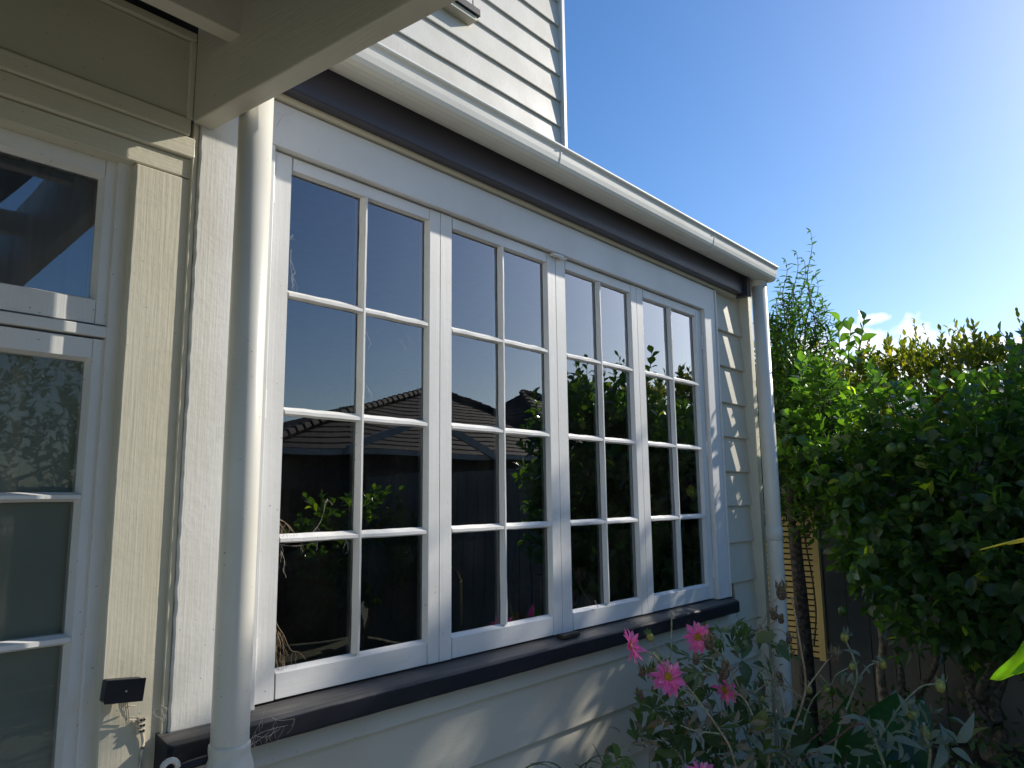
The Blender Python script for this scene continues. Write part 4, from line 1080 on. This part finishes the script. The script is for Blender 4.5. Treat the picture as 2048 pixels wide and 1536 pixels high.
# ---- silver-leaved plant
sv = thing('rose_campion', (3.0, .95, -EYE+.05), 'grey-green felty plant with yellow buds in front of the citrus trunks', 'plant')
STS = [([(1689, 1278), (1700, 1300), (1711, 1330), (1713, 1362), (1700, 1400), (1680, 1450), (1665, 1520), (1660, 1560)], 2.9, .004),
       ([(1765, 1325), (1740, 1330), (1722, 1350), (1713, 1365)], 2.9, .003), ([(1745, 1322), (1757, 1325)], 2.9, .003),
       ([(1698, 1335), (1672, 1350), (1660, 1370), (1640, 1350)], 2.9, .0025), ([(1640, 1382), (1625, 1400), (1612, 1430), (1605, 1460)], 2.8, .0028),
       ([(1870, 1368), (1845, 1372), (1820, 1392), (1795, 1420), (1770, 1460), (1740, 1500)], 2.85, .003),
       ([(1735, 1445), (1750, 1480), (1765, 1520), (1775, 1560)], 2.7, .006), ([(1847, 1445), (1850, 1475), (1860, 1500), (1855, 1560)], 2.75, .006),
       ([(1870, 1560), (1872, 1520), (1890, 1490), (1905, 1475)], 2.75, .005), ([(1782, 1468), (1800, 1462), (1835, 1470)], 2.8, .003),
       ([(1570, 1545), (1620, 1510), (1670, 1478), (1705, 1452), (1728, 1447)], 2.6, .0036), ([(1560, 1550), (1600, 1500), (1640, 1465), (1665, 1440)], 2.65, .003)]
for k, (pp, dp, r_) in enumerate(STS):
    pts = smooth_path([at(x, y, dp+.01*math.sin(i*2+k)) for i, (x, y) in enumerate(pp)], 4)
    mk('stem', tube(pts, r_, 6), M['redtwig' if k >= 10 else 'stem'], sv, smooth=True)
for k in range(8):
    a = at(1600+45*k, 1530, 2.75); base = Vector((3.0+rnd.uniform(-.15, .2), .95+rnd.uniform(-.1, .1), -EYE+.06))
    mk('stem', tube(smooth_path([a, a.lerp(base, .6)+Vector((0, 0, .04)), base], 4), .004, 6), M['stem'], sv, smooth=True)
lv = []
for (px, py, dp, n, sx, sy, sz) in ((1735, 1450, 2.7, 9, 16, 20, .06), (1790, 1500, 2.7, 14, 40, 18, .06), (1860, 1480, 2.75, 18, 34, 28, .07), (1905, 1500, 2.75, 9, 26, 24, .10), (1700, 1350, 2.9, 7, 16, 24, .04),
                                    (1620, 1520, 2.6, 30, 60, 18, .06), (1810, 1420, 2.85, 6, 20, 15, .05), (1840, 1412, 2.8, 8, 18, 10, .04), (1560, 1480, 2.6, 14, 30, 30, .06)):
    leafy(px, py, dp, n, sx, sy, sz, lv, .2, 3)
fold_leaves(sv, lv, T_SIL, M['silver'], 200)
for (px, py, dp, r_, e) in ((1689, 1274, 2.9, .016, 1.2), (1765, 1328, 2.9, .014, 1.6), (1880, 1372, 2.85, .020, 1.3), (1850, 1465, 2.8, .018, 1.6), (1652, 1378, 2.9, .014, 1.1), (1618, 1380, 2.85, .013, 1.2), (1705, 1333, 2.9, .014, 1.1), (1825, 1430, 2.8, .02, .9)):
    head(sv, px, py, dp, r_, 'bud', e, 8, ms='silver')

# ---- broad leaved plant
cn = thing('canna_plant', (3.6, 1.2, -EYE+.05), 'broad dark green paddle leaves standing behind the dahlia stems', 'plant')
def broad(base, tip, width, lean, name='leaf', mat='canna', stations=9, wave=.02, parent=None, yellow=False):
    a, b = base, tip; ax = (b-a); L_ = ax.length; ax.normalize()
    side = ax.cross(lean).normalized(); nm = side.cross(ax)
    V, F = [], []; W_ = 5
    for i in range(stations+1):
        t = i/stations; hw = width*math.sin(math.pi*min(1, t*.93+.05))**.8
        if i == stations: hw = .002
        c = a+ax*L_*t + nm*(-.12*L_*t*t)
        for j in range(W_):
            s = (j-2)/2
            V.append(c+side*hw*s+nm*(.22*hw*abs(s)**1.3)+nm*wave*math.sin(t*9+s*2)*abs(s))
    for i in range(stations):
        for j in range(W_-1):
            F.append((i*W_+j, i*W_+j+1, (i+1)*W_+j+1, (i+1)*W_+j))
    return mk(name, (V, F), M[mat], parent or cn, smooth=True)
broad(at(1615, 1640, 3.0), at(1588, 1388, 3.1), .075, Vector((.7, .6, .2)))
broad(at(1640, 1640, 3.1), at(1693, 1372, 3.05), .045, Vector((.8, .3, .3)))
broad(at(1755, 1660, 3.1), at(1768, 1372, 3.2), .15, Vector((.6, .75, .2)))
broad(at(1790, 1640, 3.0), at(1835, 1400, 3.3), .09, Vector((.8, .3, .2)))
broad(at(1720, 1640, 2.9), at(1800, 1500, 2.9), .10, Vector((.5, .5, .8)))
broad(at(1540, 1640, 3.0), at(1500, 1470, 2.9), .06, Vector((.5, .8, .3)))
for k, (px, py) in enumerate(((1615, 1630), (1640, 1630), (1755, 1650), (1790, 1630), (1720, 1630), (1540, 1630))):
    a = at(px, py, 3.0); mk('stalk', tube([a, Vector((a.x*.5+1.8, 1.2+.02*k, -EYE+.04))], [.008, .014], 8), M['stem'], cn, smooth=True)

# ---- low undergrowth in the shade
ug = thing('undergrowth', (4.3, 1.2, -EYE+.04), 'dark low leafy growth on the shaded soil beneath the citrus tree', 'undergrowth')
lv = []
for k in range(1500):
    x = rnd.uniform(3.0, 5.6); y = rnd.uniform(-.2, 1.9) if x > 3.8 else rnd.uniform(.9, 1.5)
    h = .30+.22*mnoise.noise(Vector((x*2, y*2, 0)))+.15*mnoise.noise(Vector((x*5, y*5, 0)))
    if h < .16: continue
    p = Vector((x, y, -EYE+.05+h*rnd.random()**.7))
    lv.append((mat_from(p, rdir()+Vector((0, 0, .4)), Vector((-.3, -.3, 1))+rdir()*.6, rnd.uniform(.035, .07)), rnd.randrange(3)))
fold_leaves(ug, lv, T_HED, M['dahl'], 120)
# grass tuft at the wall foot, bottom edge
gt = thing('grass_tuft', (1.95, 1.4, -.9), 'thin arching grass blades against the wall at the bottom edge', 'grass')
for (pp, dp) in (([(1170, 1560), (1172, 1530), (1190, 1513), (1212, 1512)], 2.15), ([(1150, 1560), (1160, 1535), (1183, 1522), (1205, 1530)], 2.15), ([(1215, 1560), (1205, 1525), (1186, 1488)], 2.2), ([(1040, 1556), (1055, 1534), (1085, 1528), (1110, 1540)], 2.0), ([(1130, 1560), (1120, 1535), (1095, 1524), (1060, 1528)], 2.0), ([(1150, 1560), (1165, 1538), (1150, 1528)], 2.05)):
    pts = smooth_path([at(x, y, dp) for x, y in pp], 5); n = len(pts)
    root_ = pts[0].copy(); root_.z = -EYE+.03; pts = [root_]+pts; n += 1
    mk('blade', tube(pts, [.003*(1-.8*i/n) for i in range(n)], 4), M['dahl'], gt, smooth=True)
leafs = []
leafy(1225, 1530, 2.25, 10, 26, 10, .05, leafs, .4, 2)
fold_leaves(gt, leafs, T_LOB, M['dahl'], 20)

# ---- plant near the camera at the right edge: sunlit leaf and two thin blades
nl = thing('tall_bright_plant', (1.75, .12, -EYE), 'sunlit lime green leaf and thin yellow blades poking in at the right edge', 'plant')
broad(at(2110, 1262, 1.35), at(2000, 1360, 1.32), .019, Vector((-.2, -.8, .5)), mat='lime', parent=nl, wave=.012, stations=14)
broad(at(2085, 1300, 1.35), at(2035, 1350, 1.33), .012, Vector((-.4, -.8, .1)), mat='lime', parent=nl, wave=.003)
for (a, b, c) in (((2110, 1064), (2030, 1082), (1959, 1100)), ((2110, 1068), (2050, 1082), (2015, 1089))):
    pts = smooth_path([at(*a, 1.3), at(*b, 1.3), at(*c, 1.3)], 6)
    n = len(pts); mk('blade', tube(pts, [.0024*(1-.6*i/n) for i in range(n)], 5), M['yblade'], nl, smooth=True)
mk('stem', tube(smooth_path([at(2110, 1264, 1.35), at(2150, 1250, 1.36), at(2170, 1400, 1.38), (1.8, .10, -EYE)], 5), .005, 8), M['twig'], nl, smooth=True)
mk('stem', tube(smooth_path([at(2108, 1065, 1.3), at(2150, 1075, 1.34), at(2170, 1400, 1.38)], 5), .003, 8), M['twig'], nl, smooth=True)

# ================================================================== NEIGHBOUR'S HOUSE (mirrored in the panes)
nh = thing('neighbour_house', (11.5, -14, -EYE), 'low dark house with a hipped tile roof, mirrored in the window panes', 'house')
def wbox(x0, x1, y0, y1, z0, z1): return B(x0, x1, y0, y1, z0, z1, bev=0)
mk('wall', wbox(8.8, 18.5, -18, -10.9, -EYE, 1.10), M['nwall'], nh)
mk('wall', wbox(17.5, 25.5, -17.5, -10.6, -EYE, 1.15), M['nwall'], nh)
def hip(x0, x1, y0, y1, ze, rx0, rx1, ry, zr, n=17):
    """tile courses as real steps on a hipped roof"""
    V, F = [], []
    e = [Vector((x0, y1, ze)), Vector((x1, y1, ze)), Vector((x1, y0, ze)), Vector((x0, y0, ze))]
    r_ = [Vector((rx0, ry, zr)), Vector((rx1, ry, zr)), Vector((rx1, ry, zr)), Vector((rx0, ry, zr))]
    for s in range(4):
        a, b = e[s], e[(s+1) % 4]; c, d = r_[(s+1) % 4], r_[s]
        for k in range(n):
            t0, t1 = k/n, (k+1)/n
            A_, B_, C_, D_ = a.lerp(d, t0), b.lerp(c, t0), b.lerp(c, t1), a.lerp(d, t1)
            up2 = Vector((0, 0, .022)); o = len(V)
            V += [A_+up2, B_+up2, C_, D_, A_, B_]
            F += [(o, o+1, o+2, o+3), (o+4, o+5, o+1, o)]
    return V, F
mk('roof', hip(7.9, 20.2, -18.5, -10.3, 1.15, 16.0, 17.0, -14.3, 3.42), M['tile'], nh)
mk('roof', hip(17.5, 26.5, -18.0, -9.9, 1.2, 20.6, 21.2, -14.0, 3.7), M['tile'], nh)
for (a, b) in (((20.2, -10.3, 1.2), (17.0, -14.3, 3.47)), ((7.9, -10.3, 1.2), (16.0, -14.3, 3.47)), ((16.0, -14.3, 3.47), (17.0, -14.3, 3.47)), ((17.5, -9.9, 1.25), (20.6, -14.0, 3.75)), ((26.5, -9.9, 1.25), (21.2, -14.0, 3.75)), ((20.6, -14.0, 3.75), (21.2, -14.0, 3.75))):
    A_, B_ = Vector(a), Vector(b); n = int((B_-A_).length/.34)
    mk('ridge_tiles', join([tube([A_.lerp(B_, i/n), A_.lerp(B_, (i+1.08)/n)], [.13, .10], 6) for i in range(n)]), M['tilec'], nh)
mk('gutter', wbox(7.85, 16.8, -10.3, -10.18, 1.03, 1.15), M['nwhite'], nh)
mk('gutter', wbox(16.85, 26.05, -9.9, -9.78, 1.08, 1.2), M['nwhite'], nh)
mk('barge', prism([(9.9, 1.2), (12.2, 2.05), (12.2, 1.87), (9.9, 1.02)], 'y', -10.15, -10.08), M['nwhite'], nh)
mk('barge', prism([(12.2, 2.05), (14.5, 1.2), (14.5, 1.02), (12.2, 1.87)], 'y', -10.15, -10.08), M['nwhite'], nh)
mk('window', wbox(11.0, 13.0, -10.93, -10.85, -.6, .7), M['blackp'], nh)

# ================================================================== COBWEBS AND DRY ROOTLETS ON THE PANES
def strands(name, label, mat, cx, cz, n, spread, rad, y=1.615, seed=1, dense=6, bias=(0, 0), depth=.02):
    r = random.Random(seed); parts = []
    for k in range(n):
        p = Vector((cx+r.uniform(-.2, .2)*spread, y+r.uniform(-.3, 1)*depth, cz+r.uniform(-.2, .2)*spread)); pts = [p.copy()]
        d_ = Vector((r.uniform(-.5, .5)+bias[0], r.uniform(-.1, .1), r.uniform(-.5, .5)+bias[1])).normalized()
        for i in range(dense):
            p = p+d_*spread*r.uniform(.08, .3); d_ = (d_+Vector((r.uniform(-.55, .55)+.25*bias[0], r.uniform(-.2, .2), r.uniform(-.55, .55)+.25*bias[1]))).normalized()
            p.y = min(max(p.y, y-.02), y+.022)
            pts.append(p.copy())
        parts.append(tube(smooth_path(pts, 3), rad, 3, False))
    return tag(mk(name, join(parts), mat, origin=(cx, y, cz)), label, 'cobweb')
def px_lines(name, label, mat, lines, rad, Y, seed=1, frays=0, fray=.012):
    r = random.Random(seed); parts = []; cc = None
    for ln in lines:
        pts = [on_y(x, y, Y)+Vector((r.uniform(-1, 1), r.uniform(-1.5, 1), r.uniform(-1, 1)))*.0012 for x, y in ln]
        pts = smooth_path(pts, 5); n = len(pts); cc = cc or pts[0]
        parts.append(tube(pts, [rad*(1-.5*i/n) for i in range(n)], 4, False))
        for k in range(frays):
            p = pts[r.randrange(n)].copy(); q = [p.copy()]; d_ = Vector((r.uniform(-.6, .6), r.uniform(-.1, .1), -1)).normalized()
            for i in range(r.randrange(2, 6)):
                p = p+d_*fray*r.uniform(.4, 1); d_ = (d_+Vector((r.uniform(-.6, .6), 0, r.uniform(-.4, .3)))).normalized(); q.append(p.copy())
            parts.append(tube(smooth_path(q, 3), rad*.55, 3, False))
    return tag(mk(name, join(parts), mat, origin=tuple(cc)), label, 'cobweb')
px_lines('rootlets', 'tangle of tan dry rootlets hanging in the bottom left pane corner', M['root'],
         [[(549, 1232), (556, 1252), (568, 1268), (577, 1290), (583, 1302), (600, 1306), (612, 1320)], [(549, 1240), (553, 1262), (560, 1290), (558, 1322)], [(556, 1262), (566, 1285), (566, 1318)], [(549, 1262), (552, 1290), (551, 1326)]], .0007, 1.630, 3, 9)
px_lines('rootlets', 'small bunch of dry rootlets on the third glazing bar at the left', M['root'],
         [[(558, 1040), (570, 1046), (582, 1060), (594, 1068)], [(558, 1046), (566, 1056), (574, 1068)], [(559, 1056), (564, 1062), (568, 1069)], [(560, 1038), (578, 1050), (590, 1066)]], .0006, 1.626, 5, 2, .006)
px_lines('cobweb', 'single pale thread curving up across the third pane from the left bar', M['web'], [[(626, 1064), (640, 1045), (648, 1022), (652, 1000), (664, 1009)], [(652, 1005), (655, 996)]], .0004, 1.632, 6, 2, .005)
px_lines('cobweb', 'faint cobweb threads at the left edge of the top left pane', M['web'], [[(582, 500), (583, 540), (596, 574)], [(581, 520), (590, 545)], [(582, 555), (588, 572)], [(580, 478), (586, 470)]], .00035, 1.630, 7, 4, .006)
px_lines('cobweb', 'slack cobweb threads crossing the second pane row of the first sash', M['web'], [[(733, 662), (742, 690)], [(733, 770), (744, 790), (742, 800)], [(790, 640), (812, 668), (830, 690)], [(800, 680), (815, 700)]], .0003, 1.630, 8, 1, .006)
px_lines('cobweb', 'fine dusty threads under the lowest glazing bar of the first sash', M['web'], [[(560, 1088), (590, 1092), (640, 1084)], [(562, 1100), (570, 1120), (566, 1140)], [(690, 1078), (700, 1090)]], .0003, 1.630, 9, 9, .008)
px_lines('cobweb', 'cobweb stretched between the left downpipe and the dark sill', M['web'], [[(497, 1487), (514, 1460), (524, 1436)], [(497, 1480), (530, 1462), (575, 1450)], [(498, 1492), (520, 1478), (548, 1455)], [(510, 1470), (530, 1474), (560, 1458)], [(530, 1412), (550, 1440), (590, 1438)]], .0003, 1.537, 10, 5, .012)
px_lines('cobweb', 'wisp of cobweb on the head casing below the beam', M['web'], [[(552, 256), (566, 232), (582, 228), (588, 222)], [(555, 226), (566, 232)], [(600, 273), (606, 267)]], .0004, 1.597, 11, 0)
px_lines('cobweb', 'thin slanting threads between the door trim and the white post', M['web'], [[(262, 1352), (285, 1332)], [(276, 1440), (300, 1425), (322, 1410)], [(322, 1410), (338, 1420)], [(322, 1418), (334, 1440)]], .0004, 1.598, 12, 1, .008)
px_lines('twig_scrap', 'short broken twig standing on the sash bottom rail left of the last sash', M['root'], [[(1190, 1201), (1192, 1208), (1196, 1215)]], .0022, 1.616, 13, 0)
